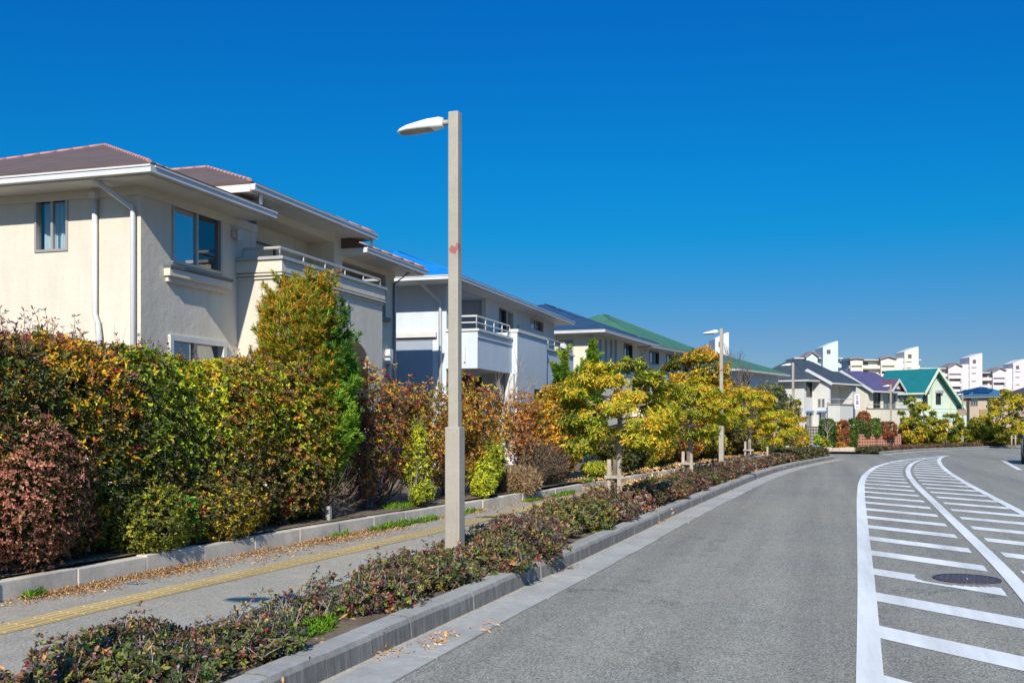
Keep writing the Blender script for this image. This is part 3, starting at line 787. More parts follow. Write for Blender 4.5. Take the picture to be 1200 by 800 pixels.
def bare(label, base, h, spread, seed, name='bare_tree', mat='greytwig', r0=.035, levels=4, up=.75, group=None, lean=(0, 0), cat='tree', k=3):
    r_ = random.Random(seed); root = thing(name, label, cat, base, 0, group); mb = MB()
    def grow(p, d, l, r, lv):
        q = p+d*l*.5+Vector((r_.uniform(-.08, .08), r_.uniform(-.08, .08), 0))*l; e = q+(d+Vector((r_.uniform(-.15, .15), r_.uniform(-.15, .15), .05))).normalized()*l*.5
        mb.tube([p, q, e], [r, r*.8, r*.6], 5 if r > .008 else 3, cap=False)
        if lv == 0: return
        for i in range(k if lv > 1 else k+1):
            nd_ = (d*up+Vector((r_.uniform(-1, 1)*spread, r_.uniform(-1, 1)*spread, r_.uniform(-.1, .8)))).normalized()
            grow(q.lerp(e, r_.uniform(.2, 1)), nd_, l*r_.uniform(.5, .8), max(.0022, r*.55), lv-1)
    d0 = Vector((lean[0], lean[1], 1)).normalized()
    grow(Vector(base)-Vector((0, 0, .05)), d0, h*.42, r0, levels)
    mb.build('branches', MT[mat], root, recalc=False)
    return root
# ------------------------------------------------------------------ shrubs on the raised bed
BED = .30
def lump(px, o, rx, ry, top_py=None, zt=None, zb=.3, dy=0, dx=0):
    x, y = wall_at(px, o); d = depth(x, y)
    if zt is None: zt = zat(top_py, d)
    return ((x+dx, y+dy, (zt+zb)/2), (rx, ry, (zt-zb)/2))
def basept(l): return (l[0][0][0], l[0][0][1], BED)
def py_of(P):
    d = -SN*P[:, 0]+CS*P[:, 1]; return HOR-(P[:, 2]-EYE)/d*FPX
def px_of(P):
    d = -SN*P[:, 0]+CS*P[:, 1]; return 600+(P[:, 0]*CS+P[:, 1]*SN)/d*FPX

# tall mixed hedge in front of the cream house, one plant after the other
def hedge(y0, y1, o, rx, zt, zb=.32, n=3):
    L = []
    for i in range(n):
        y = y0+(y1-y0)*(i+.5)/n; x = xo(WALL, y)-o; h = zt+random.uniform(-.03, .03)
        L.append(((x, y, (h+zb)/2), (rx*random.uniform(.93, 1.07), (y1-y0)/n*.62, (h-zb)/2)))
    return L
HP = dict(box=4.2, depth_=.26, rough=.075, freq=4.0)
L = hedge(3.2, 7.9, .95, .82, 2.38, n=4)
shrub('tall clipped hedge with dark green and golden leaves, leftmost behind the block wall', L, (L[1][0][0], 6, BED), 540, 7, .054, .020,
      [G_DARK, (.035, .055, .012), G_MID, BROWN, (.20, .14, .02), GOLD, YEL], [.26, .22, .18, .12, .08, .08, .06], name='hedge_shrub', cat='hedge', top=([MAROON, (.20, .07, .05), BROWN, ORA], .75, (2.05, 2.6)), stems=26, twig_k=60, group=None, seed=11, tw_len=.22, shoots=(150, .30, [MAROON, (.20, .08, .06), BROWN, (.25, .12, .06)], 7.2), **HP)
L = hedge(7.75, 9.0, .98, .80, 2.36, n=1)
shrub('tall clipped hedge turning golden and crimson between the leftmost hedge and the yellow green one', L, (L[0][0][0], 8.4, BED), 540, 7, .054, .020,
      [G_DARK, G_MID, (.10, .10, .015), BROWN, GOLD, YEL, ORA, CRIM], [.22, .2, .14, .12, .13, .12, .06, .02], name='hedge_shrub', cat='hedge', top=([BROWN, (.22, .08, .05), YEL], .6, (2.05, 2.6)), stems=20, twig_k=40, seed=12, shoots=(50, .26, [MAROON, BROWN, ORA, (.25, .12, .06)], 9.4), **HP)
L = hedge(8.8, 12.9, .88, .70, 2.37, n=3)
shrub('bright yellow green leafy hedge just left of the tall orange tipped conifer', L, (L[0][0][0], 11.2, BED), 640, 8, .041, .020,
      [G_DARK, G_MID, (.11, .15, .015), (.26, .31, .018), (.38, .41, .02), YEL, GOLD], [.13, .17, .2, .2, .16, .08, .06], name='hedge_shrub', cat='hedge', stems=22, top=([MAROON, BROWN, ORA], .45, (2.1, 2.6)), twig_k=40, seed=13, shoots=(60, .24, [MAROON, (.22, .09, .05), BROWN], 11.2),
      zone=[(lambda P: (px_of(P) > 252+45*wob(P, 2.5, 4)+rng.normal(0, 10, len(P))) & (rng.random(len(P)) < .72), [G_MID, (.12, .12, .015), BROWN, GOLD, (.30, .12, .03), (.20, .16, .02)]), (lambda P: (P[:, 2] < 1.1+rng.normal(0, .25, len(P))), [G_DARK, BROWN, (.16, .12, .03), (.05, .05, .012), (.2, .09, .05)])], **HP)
for i, (px, ytop, ln, lab) in enumerate([(158, 333, (-.30, .05), 'tall bare sapling leaning left in front of the corner downpipe'), (122, 352, (-.05, .1), 'short bare sapling in front of the bent downpipe'), (60, 358, (.25, 0), 'bare twiggy sapling above the leftmost hedge'), (205, 372, (.05, .1), 'small bare sapling below the wide street window')]):
    x, y = wall_at(px, 1.75); d = depth(x, y); bare(lab, (x, y, BED), (zat(ytop, d)-BED)*1.05, .35, 300+i, r0=.012, levels=3, up=1.1, lean=ln, name='bare_sapling', mat='stake', k=2)
# red-tinted small-leaved shrub bulging at the left edge
x, y = wall_at(20, .42); zt = zat(470, depth(x, y))
shrub('rounded shrub with tiny pinkish brown leaves bulging over the wall at the left edge', [((x-.02, y-.1, 1.0), (.55, .85, .78)), ((x-.12, y+.55, .78), (.42, .5, .52)), ((x-.1, y-1.2, .95), (.5, .8, .7))], (x, y, BED), 900, 6, .028, .014,
      [(.04, .045, .014), (.13, .065, .035), (.28, .13, .075), (.42, .19, .12), (.46, .17, .13), (.52, .28, .19)], [.2, .18, .2, .18, .14, .1], name='azalea_shrub', stems=24, depth_=.3, rough=.12, freq=5, seed=14, twig_k=60, tw_len=.12)
lowcols = dict(cols=[(.05, .06, .012), (.10, .12, .015), (.22, .22, .02), (.34, .30, .03)], wts=[.25, .3, .28, .17])
x, y = wall_at(182, .16)
shrub('low olive and yellow shrub leaning over the wall below the golden hedge', [((x-.05, y, .56), (.36, .5, .36)), ((x-.1, y+.38, .5), (.3, .35, .26))], (x-.1, y, BED), 700, 6, .030, .014, stems=12, twig_k=25, tw_len=.1, seed=15, group=None, rough=.28, gaps=.15, **lowcols)
x, y = wall_at(216, .16)
shrub('small leafy sprout with green and dark red leaves on top of the wall', [((x-.04, y+.1, .56), (.17, .22, .26))], (x-.04, y+.1, BED), 500, 7, .06, .03, [(.05, .12, .015), (.12, .22, .02), MAROON, CRIM], [.4, .3, .2, .1], stems=6, seed=16)
x, y = wall_at(262, .22)
shrub('loose low shrub with yellow flecked leaves below the yellow green hedge', [((x-.05, y, .62), (.38, .62, .40)), ((x-.1, y+.6, .55), (.28, .4, .28))], (x-.1, y, BED), 600, 6, .036, .016, [(.06, .07, .012), (.12, .12, .018), YEL, BROWN, GOLD], [.34, .26, .16, .14, .1], stems=14, twig_k=40, seed=17, gaps=.2)
x, y = wall_at(337, .38)
shrub('little crimson leaved seedling at the foot of the tall conifer', [((x, y, .55), (.09, .12, .10))], (x, y, BED), 700, 6, .06, .03, [CRIM, RED, PINK], [.5, .3, .2], stems=4, seed=18)
t = thing('marker_post', 'short grey concrete marker post standing on the block wall bed below the conifer', 'marker post', (*wall_at(385, .25), BED)); x, y = wall_at(385, .25)
mb = MB(); mb.obox((x, y), (1, 0), (0, 1), -.035, .035, -.035, .035, BED-.05, BED+.17); mb.build('post', MT['gutter'], t, bevel=.008)
mb = MB(); mb.obox((x, y), (1, 0), (0, 1), -.03, .03, -.03, .03, BED+.172, BED+.185); mb.build('cap', MT['offwhite'], t)
# tall conifer with orange tips
x, y = wall_at(358, .74); d = depth(x, y)
cprof = lambda t: np.interp(t, [0, .12, .3, .55, .75, .88, 1], [.55, .86, 1, 1, .95, .80, .30])
conifer('tall bushy conifer, bright green below and orange tipped above, in front of the cream balcony', (x, y, BED), zat(331, d)-BED, .60, .62, [(.03, .08, .012), (.06, .15, .016), (.11, .22, .018), (.18, .27, .02)], [.2, .3, .3, .2],
        dens=950, L=.068, W=.012, n=8, prof=cprof, seed=21, rough=.26, tufts=260,
        zone=[(lambda P, t: (t > .36+wob(P, 3.2, 5)*.30+rng.normal(0, .10, len(P))) & ((px_of(P) < 385+rng.normal(0, 12, len(P))) | (t > .86)), [(.20, .20, .02), GOLD, (.40, .19, .02), (.34, .26, .02), (.30, .12, .02), (.14, .19, .018), (.16, .2, .02)])])
x, y = wall_at(372, .42)
shrub('tangle of bare brown twigs and dry shoots under the tall conifer', [((x, y+.25, .62), (.4, .7, .35))], (x-.1, y+.2, BED), 60, 4, .03, .01, [BROWN, TAN, (.2, .10, .05)], [.5, .3, .2], stems=50, stem_r=.007, twig_k=70, tw_len=.25, seed=22)
# mostly bare dark shrub
l = lump(428, .7, .40, .75, top_py=455)
shrub('sparse dark stemmed shrub with a few maroon leaves right of the tall conifer', [l], (l[0][0], l[0][1], BED), 85, 5, .045, .022, [MAROON, PURP, (.10, .07, .03), RED], [.35, .3, .25, .1], stems=70, stem_r=.011, twig_k=70, tw_len=.28, seed=23, gaps=.3, depth_=.8)
# orange hedge
L = hedge(13.6, 16.0, .80, .52, 2.45, n=3, zb=.40)
shrub('tall loose shrub with maroon, orange and yellow leaves left of the near lamp post', L, (L[0][0][0], 14.9, BED), 200, 6, .050, .024, [(.07, .08, .015), MAROON, (.20, .08, .04), (.32, .13, .04), (.34, .20, .03), YEL, (.16, .17, .02), BROWN], [.14, .16, .16, .14, .12, .08, .1, .1],
      name='hedge_shrub', cat='hedge', stems=60, twig_k=90, stem_r=.012, depth_=.7, rough=.22, gaps=.34, seed=24, top=([CRIM, ORA, GOLD], .4, (1.8, 2.6)))
L = hedge(15.8, 19.2, .80, .54, 2.42, n=4, zb=.40)
shrub('tall loose shrub with mostly orange leaves directly behind the lamp post', L, (L[0][0][0], 17.2, BED), 200, 6, .050, .024, [(.07, .08, .015), (.26, .11, .035), (.36, .15, .03), (.36, .20, .02), (.42, .25, .03), YEL, BROWN, (.16, .16, .02)], [.14, .16, .17, .17, .1, .06, .1, .1],
      name='hedge_shrub', cat='hedge', stems=60, twig_k=90, stem_r=.012, depth_=.7, rough=.22, gaps=.34, seed=25, top=([CRIM, ORA], .25, (1.8, 2.6)))
yg = dict(cols=[(.06, .08, .012), (.16, .19, .015), (.32, .34, .02), (.44, .42, .03)], wts=[.22, .28, .3, .2])
l = lump(494, .26, .22, .34, top_py=560)
shrub('low yellow green shrub at the wall left of the lamp post', [l, ((l[0][0]-.22, l[0][1]+.25, .95), (.22, .30, .62)), ((l[0][0]+.04, l[0][1]-.28, .46), (.16, .2, .16)), ((l[0][0]-.1, l[0][1]+.15, 1.35), (.14, .18, .3))], (l[0][0]-.1, l[0][1], BED), 520, 6, .036, .016, stems=20, seed=26, rough=.34, gaps=.2, twig_k=30, depth_=.55, shoots=(24, .2, [(.3, .32, .02), (.16, .19, .015)], 0), **yg)
l = lump(572, .3, .32, .46, top_py=536)
shrub('rounded bright yellow green shrub right of the lamp post', [l, ((l[0][0]+.05, l[0][1]-.5, .50), (.22, .3, .24)), ((l[0][0]-.1, l[0][1]+.42, .8), (.26, .32, .42)), ((l[0][0]+.1, l[0][1]+.1, 1.0), (.18, .22, .22))], (l[0][0]-.1, l[0][1], BED), 560, 7, .042, .019, stems=20, seed=27, rough=.36, gaps=.18, twig_k=30, depth_=.55, shoots=(30, .22, [(.3, .32, .02), (.2, .22, .015)], 0), **yg)
x, y = wall_at(590, .9); bare('bare grey tree with twisted branches in front of the white house', (x, y, BED), 2.9, .55, 5, r0=.05, levels=4, lean=(-.25, .1), k=3)
x, y = wall_at(604, 1.1); bare('thin bare sapling with upright twigs right of the twisted bare tree', (x, y, BED), 2.5, .35, 8, r0=.022, levels=4, up=1.1, lean=(.1, .1))
l = lump(608, .25, .40, .6, top_py=548, zb=.15)
shrub('mound of dry straw coloured grass and twigs beside the yellow green shrub', [l], (l[0][0]-.1, l[0][1], BED), 420, 6, .10, .008, [TAN, (.24, .17, .09), (.36, .27, .15), (.16, .11, .06)], [.3, .3, .2, .2], stems=20, twig_k=120, tw_len=.3, seed=28, mat='dryleaf', tilt=(20, 70), upb=.1)
l = lump(614, .8, .42, .9, top_py=455, zb=.6)
shrub('spindly shrub with sparse orange red leaves in front of the white pillar', [l], (l[0][0], l[0][1], BED), 150, 6, .055, .026, [(.32, .13, .035), (.38, .17, .04), (.2, .07, .04), GOLD, BROWN], [.3, .25, .12, .18, .15], stems=40, stem_r=.010, twig_k=60, seed=29, gaps=.25, depth_=.8)
l = lump(640, .35, .40, .7, top_py=520)
shrub('dense greyish brown shrub with fine twigs by the wall', [l, ((l[0][0]-.1, l[0][1]+.8, .75), (.36, .5, .5)), ((l[0][0]-.15, l[0][1]-.6, .8), (.3, .4, .55))], (l[0][0]-.1, l[0][1], BED), 520, 6, .030, .012, [(.10, .075, .05), (.16, .12, .07), (.07, .06, .03), (.22, .16, .09), MAROON], [.3, .26, .2, .14, .1], stems=40, twig_k=260, tw_len=.24, seed=30, rough=.34, gaps=.22, depth_=.6)
l = lump(655, .90, .62, 1.7, top_py=448, zb=.4)
shrub('tall shrub with yellow and orange leaves below the slender cypresses', [l, ((l[0][0]+.05, l[0][1]-1.2, 1.35), (.5, .9, .75))], (l[0][0], l[0][1], BED), 260, 6, .07, .034, [(.08, .09, .015), (.2, .17, .02), GOLD, (.46, .26, .02), ORA, YEL], [.16, .14, .24, .18, .16, .12], stems=40, twig_k=60, depth_=.55, seed=31, gaps=.15, name='hedge_shrub', cat='hedge')
l = lump(698, .28, .36, .6, top_py=540)
shrub('low yellow green shrub behind the stake of the nearest street tree', [l], (l[0][0]-.1, l[0][1], BED), 460, 6, .040, .018, stems=14, seed=32, rough=.36, gaps=.2, depth_=.55, **yg)
# slender cypresses by the boundary of the white house
for i, (px, d_, py, r, lab) in enumerate([(653, 31.5, 428, .12, 'slim green cypress, leftmost and shortest of the row by the white house'), (662, 32.2, 413, .17, 'slim pointed cypress, second from left and sharply tipped'),
                                     (675, 33.0, 440, .15, 'slim low cypress in the middle of the row'), (683, 33.5, 428, .17, 'slim cypress beside the broad tall one'), (694, 34.5, 400, .36, 'broad tall green cypress at the right end of the row')]):
    x, y = at(px, d_)
    conifer(lab, (x, y, BED), zat(py, d_)-BED, r, .5, [(.03, .08, .012), (.06, .14, .016), (.11, .20, .02), (.20, .25, .02)], [.25, .35, .25, .15], dens=420, L=.11, W=.03, n=6, seed=40+i, name='cypress',
            prof=lambda t: np.interp(t, [0, .15, .45, .8, 1], [.7, 1, .92, .5, .03]), tilt=(5, 35), tufts=40, group='slim cypresses by the white house')
# dense planting behind the street trees
for i, (px, o, rx, ry, py, zb, cols, wts, lab) in enumerate([
    (728, .7, .6, 1.9, 500, .3, [(.03, .04, .012), (.07, .08, .014), (.13, .12, .018), BROWN], [.4, .3, .2, .1], 'dark olive shrub in the shade behind the nearest street tree'),
    (762, .8, .7, 2.2, 495, .3, [(.04, .06, .012), (.12, .14, .016), (.26, .24, .02), GOLD], [.3, .3, .25, .15], 'tall yellow green shrub between the first two street trees'),
    (795, .8, .7, 2.2, 490, .3, [(.04, .05, .012), (.12, .10, .018), (.25, .12, .02), GOLD, MAROON], [.3, .25, .18, .17, .1], 'rusty shrub with yellow patches behind the second street tree'),
    (826, .7, .7, 2.2, 500, .3, [(.05, .07, .012), (.15, .16, .016), (.34, .30, .02), BROWN], [.3, .3, .25, .15], 'yellowish shrub at the foot of the golden tree'),
    (862, .6, .8, 2.4, 497, .3, [(.03, .04, .012), (.08, .07, .02), (.14, .10, .04), (.2, .18, .02)], [.35, .3, .2, .15], 'dark shrub under the bare brownish tree'),
    (900, .3, .7, 2.0, 513, .2, [(.05, .07, .012), (.16, .17, .016), (.30, .28, .02)], [.35, .35, .3], 'green shrub at the end of the raised bed')]):
    l = lump(px, o, rx, ry, top_py=py, zb=zb)
    shrub(lab, [l, ((l[0][0], l[0][1]+ry*.7, l[0][2]*.9), (rx*.9, ry*.6, l[1][2]*.85))], (l[0][0], l[0][1], BED), 150, 6, .085, .04, cols, wts, stems=14, twig_k=40, seed=60+i, depth_=.4, rough=.2, name='hedge_shrub', cat='hedge')
# larger garden trees
x, y = at(819, 38.5)
tree('large golden yellow tree beyond the sidewalk, tallest by the second street lamp', (x, y, BED), 3.9, (x, y, 2.55), (1.45, 1.5, 1.75), 64, [(.08, .085, .012), (.20, .16, .015), (.40, .25, .015), (.50, .32, .02), (.45, .20, .015)], [.16, .2, .3, .22, .12], name='garden_tree', leafL=.11, leafW=.05, n=7, bunch=46, trunk_r=.07, seed=71, pad_r=.42, tilt=(35, 95))
x, y = at(869, 44)
bare('bare brownish tree with a haze of fine upright twigs behind the third street tree', (x, y, BED), 4.5, .42, 12, name='bare_tree', mat='twig', r0=.07, levels=5, up=1.1, k=3)
l = ((x, y, 2.0), (1.0, 1.2, 1.5))
shrub('rusty brown twiggy shrub around the bare brownish tree', [l], (x, y, BED), 110, 5, .09, .03, [(.12, .09, .05), (.20, .13, .06), TAN, (.15, .13, .03)], [.35, .3, .2, .15], stems=60, twig_k=260, tw_len=.5, seed=73, depth_=.5)
x, y = at(903, 47.5)
tree('round grey green olive tree beside the third street lamp', (x, y, BED), 3.4, (x, y, 1.95), (1.05, 1.1, 1.45), 28, [(.06, .075, .03), (.11, .125, .05), (.17, .18, .07), (.24, .22, .08)], [.25, .35, .25, .15], name='garden_tree', leafL=.10, leafW=.035, n=8, bunch=46, trunk_r=.06, seed=74, pad_r=.42, tilt=(30, 95))
x, y = at(928, 50.3)
tree('small orange tinted yellow tree behind the third street lamp', (x, y, BED), 3.0, (x, y, 1.5), (.55, .6, 1.25), 14, [(.10, .11, .015), (.25, .22, .02), GOLD, ORA], [.3, .35, .2, .15], name='garden_tree', leafL=.11, leafW=.05, n=7, bunch=34, trunk_r=.05, seed=75, pad_r=.36)

# ------------------------------------------------------------------ street trees with stakes
TC = [(.055, .085, .012), (.13, .175, .016), (.26, .28, .02), (.40, .34, .02), (.45, .30, .02)]
RTOP = ([RED, (.42, .08, .03), ORA], .55)
def stake(px, o, h, w, lab, two=True, pole=None):
    x, y = kerb_at(px, o); t = thing('tree_stake', lab, 'tree stake', (x, y, .13), 0, 'timber stakes of the street trees')
    for k in ((0, 1) if two else (0,)):
        mb = MB(); xx, yy = x+k*w, y+k*.05; mb.tube([(xx, yy, .08), (xx+.01, yy, h)], .038, 8); mb.build('post', MT['stake' if k == 0 else 'bark'], t)
    if two:
        mb = MB(); mb.obox((x, y), (1, .05), (0, 1), -.05, w+.17, -.075, -.042, h-.30, h-.25); mb.build('crossbar', MT['stake'], t)
    return t
STREET = [  # px, offset from kerb, crown centre z, radii, pads, label
    (725, .68, 1.80, (.98, 1.0, .82), 30, 'nearest street tree, yellow green with red leaf stalks, beside a timber stake', 81),
    (810, .80, 1.84, (.88, .95, .74), 22, 'second street tree from the front, yellow green, between two timber posts', 82),
    (879, .80, 2.06, (.90, .95, .64), 18, 'third street tree with a flat golden crown and thin pale trunk', 83),
    (906, .85, 1.42, (.95, 1.3, .62), 18, 'fourth street tree, low and golden, next to the third street lamp', 84)]
for px, o, cz, cr, pads, lab, sd in STREET:
    x, y = kerb_at(px, o)
    sc = 1+.012*max(0, y-15)
    tc, tw = (TC, [.10, .20, .28, .26, .16]) if sd < 83 else (TC+[GOLD], [.06, .12, .22, .30, .18, .12])
    tree(lab, (x, y, .12), 2.6, (x, y, cz), cr, pads, tc, tw, group='street trees along the planting strip', leafL=.056*sc, leafW=.022*sc, n=8, bunch=int(125/sc), trunk_r=.055, top=RTOP if sd < 83 else None, seed=sd, tilt=(50, 105), pad_r=.31, barkm='stake', low=True)
stake(713, .74, 1.02, .085, 'pair of weathered timber stakes beside the nearest street tree')
stake(800, .88, .95, .11, 'timber stake pair tied to the second street tree')
stake(873, .92, 1.0, .11, 'timber stake pair at the third street tree')
stake(899, .85, .75, .2, 'single low timber post at the fourth street tree', two=False)

# ------------------------------------------------------------------ planting strip shrubs with blue-black berries
RC = [(.045, .06, .018), (.085, .105, .025), (.17, .17, .03), (.10, .035, .03), (.085, .055, .055), (.20, .085, .05), (.36, .18, .07), CRIM, (.22, .17, .14)]
RW = [.18, .20, .16, .10, .11, .09, .06, .015, .085]
RW2 = [.14, .12, .08, .18, .24, .1, .04, .01, .09]; RW3 = [.2, .28, .3, .06, .03, .04, .09, 0, 0]
STRIP = [  # y, dx from strip middle, rx, ry, top z, density factor, weights, berries, label
    (2.9, -.16, .62, .95, .45, 1, RW, 60, 'dense low shrub with green, red and purple leaves nearest the camera'),
    (4.35, -.16, .62, .9, .45, 1, RW, 130, 'dense low shrub with many blue black berries at the bottom left corner'),
    (5.4, -.0, .50, .60, .35, 1, RW, 130, 'low shrub thick with berries, left of the grassy gap at the kerb'),
    (6.5, -.06, .30, .46, .36, .13, RW, 20, 'thin leggy shrub with bare stems over the grassy gap'),
    (7.4, .06, .42, .40, .40, .42, RW, 30, 'half bare low shrub right of the grassy gap'),
    (8.15, .0, .52, .55, .46, 1, RW, 40, 'low shrub with pale berry stems just left of the lamp post'),
    (9.0, .05, .50, .42, .40, 1, RW, 30, 'small green and purple shrub at the foot of the near lamp post'),
    (9.9, .0, .54, .55, .47, 1, RW, 20, 'low purplish green shrub just right of the near lamp post'),
    (10.9, .0, .55, .6, .52, 1, RW2, 0, 'deep purple leaved low shrub beyond the near lamp post'),
    (12.0, .02, .55, .65, .50, 1, RW2, 0, 'reddish purple low shrub left of the yellow green one'),
    (13.2, .0, .52, .62, .55, 1, RW3, 0, 'bright yellow green low shrub below the nearest street tree'),
    (15.3, .0, .55, .75, .55, 1, RW2, 0, 'dark purple low shrub right of the nearest street tree'),
    (17.0, .05, .5, .7, .50, 1, RW2, 0, 'dark low shrub before the bare patch of soil'),
    (19.8, .0, .55, .8, .58, 1, RW, 0, 'green low shrub left of the second street tree'),
    (21.9, .0, .55, .9, .52, 1, RW2, 0, 'purple low shrub at the second street tree'),
    (25.0, .0, .55, 1.0, .55, .7, RW2, 0, 'sparse purple low shrub beyond the second street tree'),
    (28.0, .0, .55, 1.3, .55, .7, RW2, 0, 'ragged maroon low shrub left of the second street lamp'),
    (31.5, .0, .5, 1.1, .5, .7, RW2, 0, 'ragged maroon low shrub right of the second street lamp'),
    (35.0, .0, .5, 1.4, .5, .8, RW2, 0, 'dark low shrub at the third street tree'),
    (38.3, .0, .55, 1.2, .55, 1, RW2, 0, 'dark low shrub near the fourth street tree')]
for i, (y, dx, rx, ry, zt, df, ws, nb, lab) in enumerate(STRIP):
    x = xo(KERB, y)-(.60 if 7.9 < y < 8.9 else .69)+dx; sc = 1+.028*max(0, y-8); sc = min(sc, 2.2)
    lp = []
    for k in range(5):
        h_ = (zt-.12)*random.uniform(.72, 1.12)
        lp.append(((x+random.uniform(-.22, .36)*rx/.55, y+ry*(-.9+.45*k)+random.uniform(-.1, .1), .12+h_/2), (rx*random.uniform(.5, .85), ry*random.uniform(.35, .5), h_/2)))
    shrub(lab, lp, (x, y, .13), 760*df/sc**2, 7, .031*sc, .0175*sc, RC, ws, group='berry shrubs in the planting strip', name='berry_shrub', stems=int(34*min(1, .4+df)), stem_r=.006*min(sc, 1.5), twig_k=(int(300/sc) if df > .6 else 70) if y < 12 else 30, tw_len=.13*sc, twig_mat='greytwig', depth_=.5, rough=.34, freq=6, gaps=.12, seed=100+i, shoots=(int(26*min(1, df+.2)), .10*sc, [RC[0], RC[1], RC[3], RC[5], RC[6]], 0) if y < 20 else None, berries=nb*2 if nb else 0, tilt=(35, 85), upb=.6, droop=.05, zmin=.1)
# clipped dark hedge at the tip of the planter
P0 = cut(KERB, 40.2, 46.6)
lp = [((xo(KERB, y)-.72, y, .26), (.55, .75, .27)) for y in np.arange(40.4, 46.4, .95)]
shrub('clipped dark box hedge at the far tip of the near planting strip', lp, (lp[2][0][0], lp[2][0][1], .12), 150, 6, .09, .05, [(.025, .030, .012), (.05, .055, .018), (.09, .08, .03), BROWN], [.35, .3, .2, .15], name='box_hedge', cat='hedge', stems=0, box=4, rough=.06, seed=140, depth_=.25)

# grass, dead leaves: ground cover nobody could count
def blades(name, spots, label=None, cols=None, L=.10):
    lv = Leaves(); C = []; 
    for (x, y, z, rx, ry, n) in spots:
        a = rng.uniform(0, 6.28, n); r = np.sqrt(rng.random(n)); C.append(np.c_[x+rx*r*np.cos(a), y+ry*r*np.sin(a), np.full(n, z)])
    C = np.concatenate(C); A = unit(np.c_[rng.normal(0, .25, len(C)), rng.normal(0, .25, len(C)), np.ones(len(C))])
    lv.rosettes(C, A, 5, L, .006, (5, 60), cols, np.ones(len(cols)), droop=.25, lj=.5)
    return tag(lv.build(name, MT['leaf']), kind='stuff')
GR = [(.07, .16, .012), (.12, .26, .015), (.20, .34, .02), (.10, .14, .02)]
sp = []
for px, py, rx, ry, n in [(300, 752, .22, .45, 420), (340, 738, .25, .5, 520), (270, 768, .2, .35, 250), (420, 712, .12, .4, 160)]:
    x, y = ground(px, py); k = (EYE-.14)/EYE; sp.append((x*k, y*k, .13, rx, ry, n))
blades('grass', sp, cols=GR, L=.06)
sp = []
for px, o, rx, ry, n in [(452, -.10, .08, .5, 140), (470, -.08, .10, .45, 170), (500, -.08, .08, .4, 120), (398, -.05, .06, .25, 60), (626, -.06, .07, .6, 120), (660, -.06, .10, .9, 240), (470, .4, .25, .5, 120), (610, .2, .15, .5, 100), (690, .05, .1, .6, 80), (40, -.05, .04, .1, 40), (548, -.06, .06, .6, 90)]:
    x, y = wall_at(px, o); sp.append((x, y, .11 if o < 0 else BED, rx, ry, n))
blades('grass', sp, cols=GR[:3]+[(.10, .12, .02)], L=.07)
def litter(name, spots, L=.05, cols=None):
    lv = Leaves(); C = []
    for (x, y, z, rx, ry, n) in spots:
        C.append(np.c_[rng.normal(x, rx, n), rng.normal(y, ry, n), z+rng.random(n)*.02])
    C = np.concatenate(C); A = unit(rng.normal(0, .45, (len(C), 3))+np.array([0, 0, 1]))
    lv.rosettes(C, A, 2, L, L*.38, (70, 100), cols, np.ones(len(cols)), droop=.0, lj=.5, fold=.35, jit=.3)
    return tag(lv.build(name, MT['dryleaf']), kind='stuff')
LC = [(.28, .15, .06), (.40, .24, .10), (.20, .10, .05), (.34, .18, .06), (.12, .07, .04), (.46, .30, .15)]
sp = []
for y in np.arange(3, 30, .2):
    den = max(.12, .55+.5*math.sin(y*1.7)+.35*math.sin(y*4.3+1)) * (1 if y < 13.5 else .22)
    x = xo(WALL, y); sp.append((x+.06, y, .113, .04, .1, int(190*den))); sp.append((x+.20, y, .112, .10*(.6+den*.6), .12, int(120*den)))
sp += [(xo(WALL, y)+.30, y, .112, .20, .2, 70) for y in np.arange(9.5, 13.5, .3)]
litter('fallen_leaves', sp, .027, [(.24, .13, .06), (.34, .20, .09), (.16, .085, .045), (.28, .15, .06), (.10, .06, .04), (.40, .26, .13)])
sp = []
for y in np.arange(22, 46, .5):
    x = xo(WALL, y); sp.append((x+.25, y, .113, .16, .25, 60)); sp.append((x-.4, y, BED+.01, .3, .25, 40))
litter('fallen_leaves', sp, .075, [(.46, .28, .11), (.38, .22, .09), (.5, .34, .16), (.3, .16, .07)])
sp = [(xo(KERB, y)-.7, y, .135, .3, .3, 40) for y in np.arange(3, 45, .6)]+[(xo(KERB, y)-.7, y, .135, .3, .5, 90) for y in (18.3, 23.3, 23.8, 26.5)]
litter('fallen_leaves', sp, .05, LC)
sp = [(*ground(px, py), .02, .05, .10, n) for px, py, n in [(455, 768, 14), (505, 757, 26), (515, 751, 18), (470, 770, 8), (576, 737, 10), (780, 610, 20), (770, 614, 16), (662, 665, 14), (668, 668, 10), (905, 557, 16), (968, 543, 40), (974, 541, 50), (660, 672, 6)]]
litter('fallen_leaves', sp, .035, [(.5, .26, .10), (.42, .2, .07), (.3, .14, .06)])
sp = [(rng.uniform(-5.9, -4.2), rng.uniform(4, 20), .112, .3, .3, 1) for _ in range(40)]
litter('fallen_leaves', sp, .04, LC)
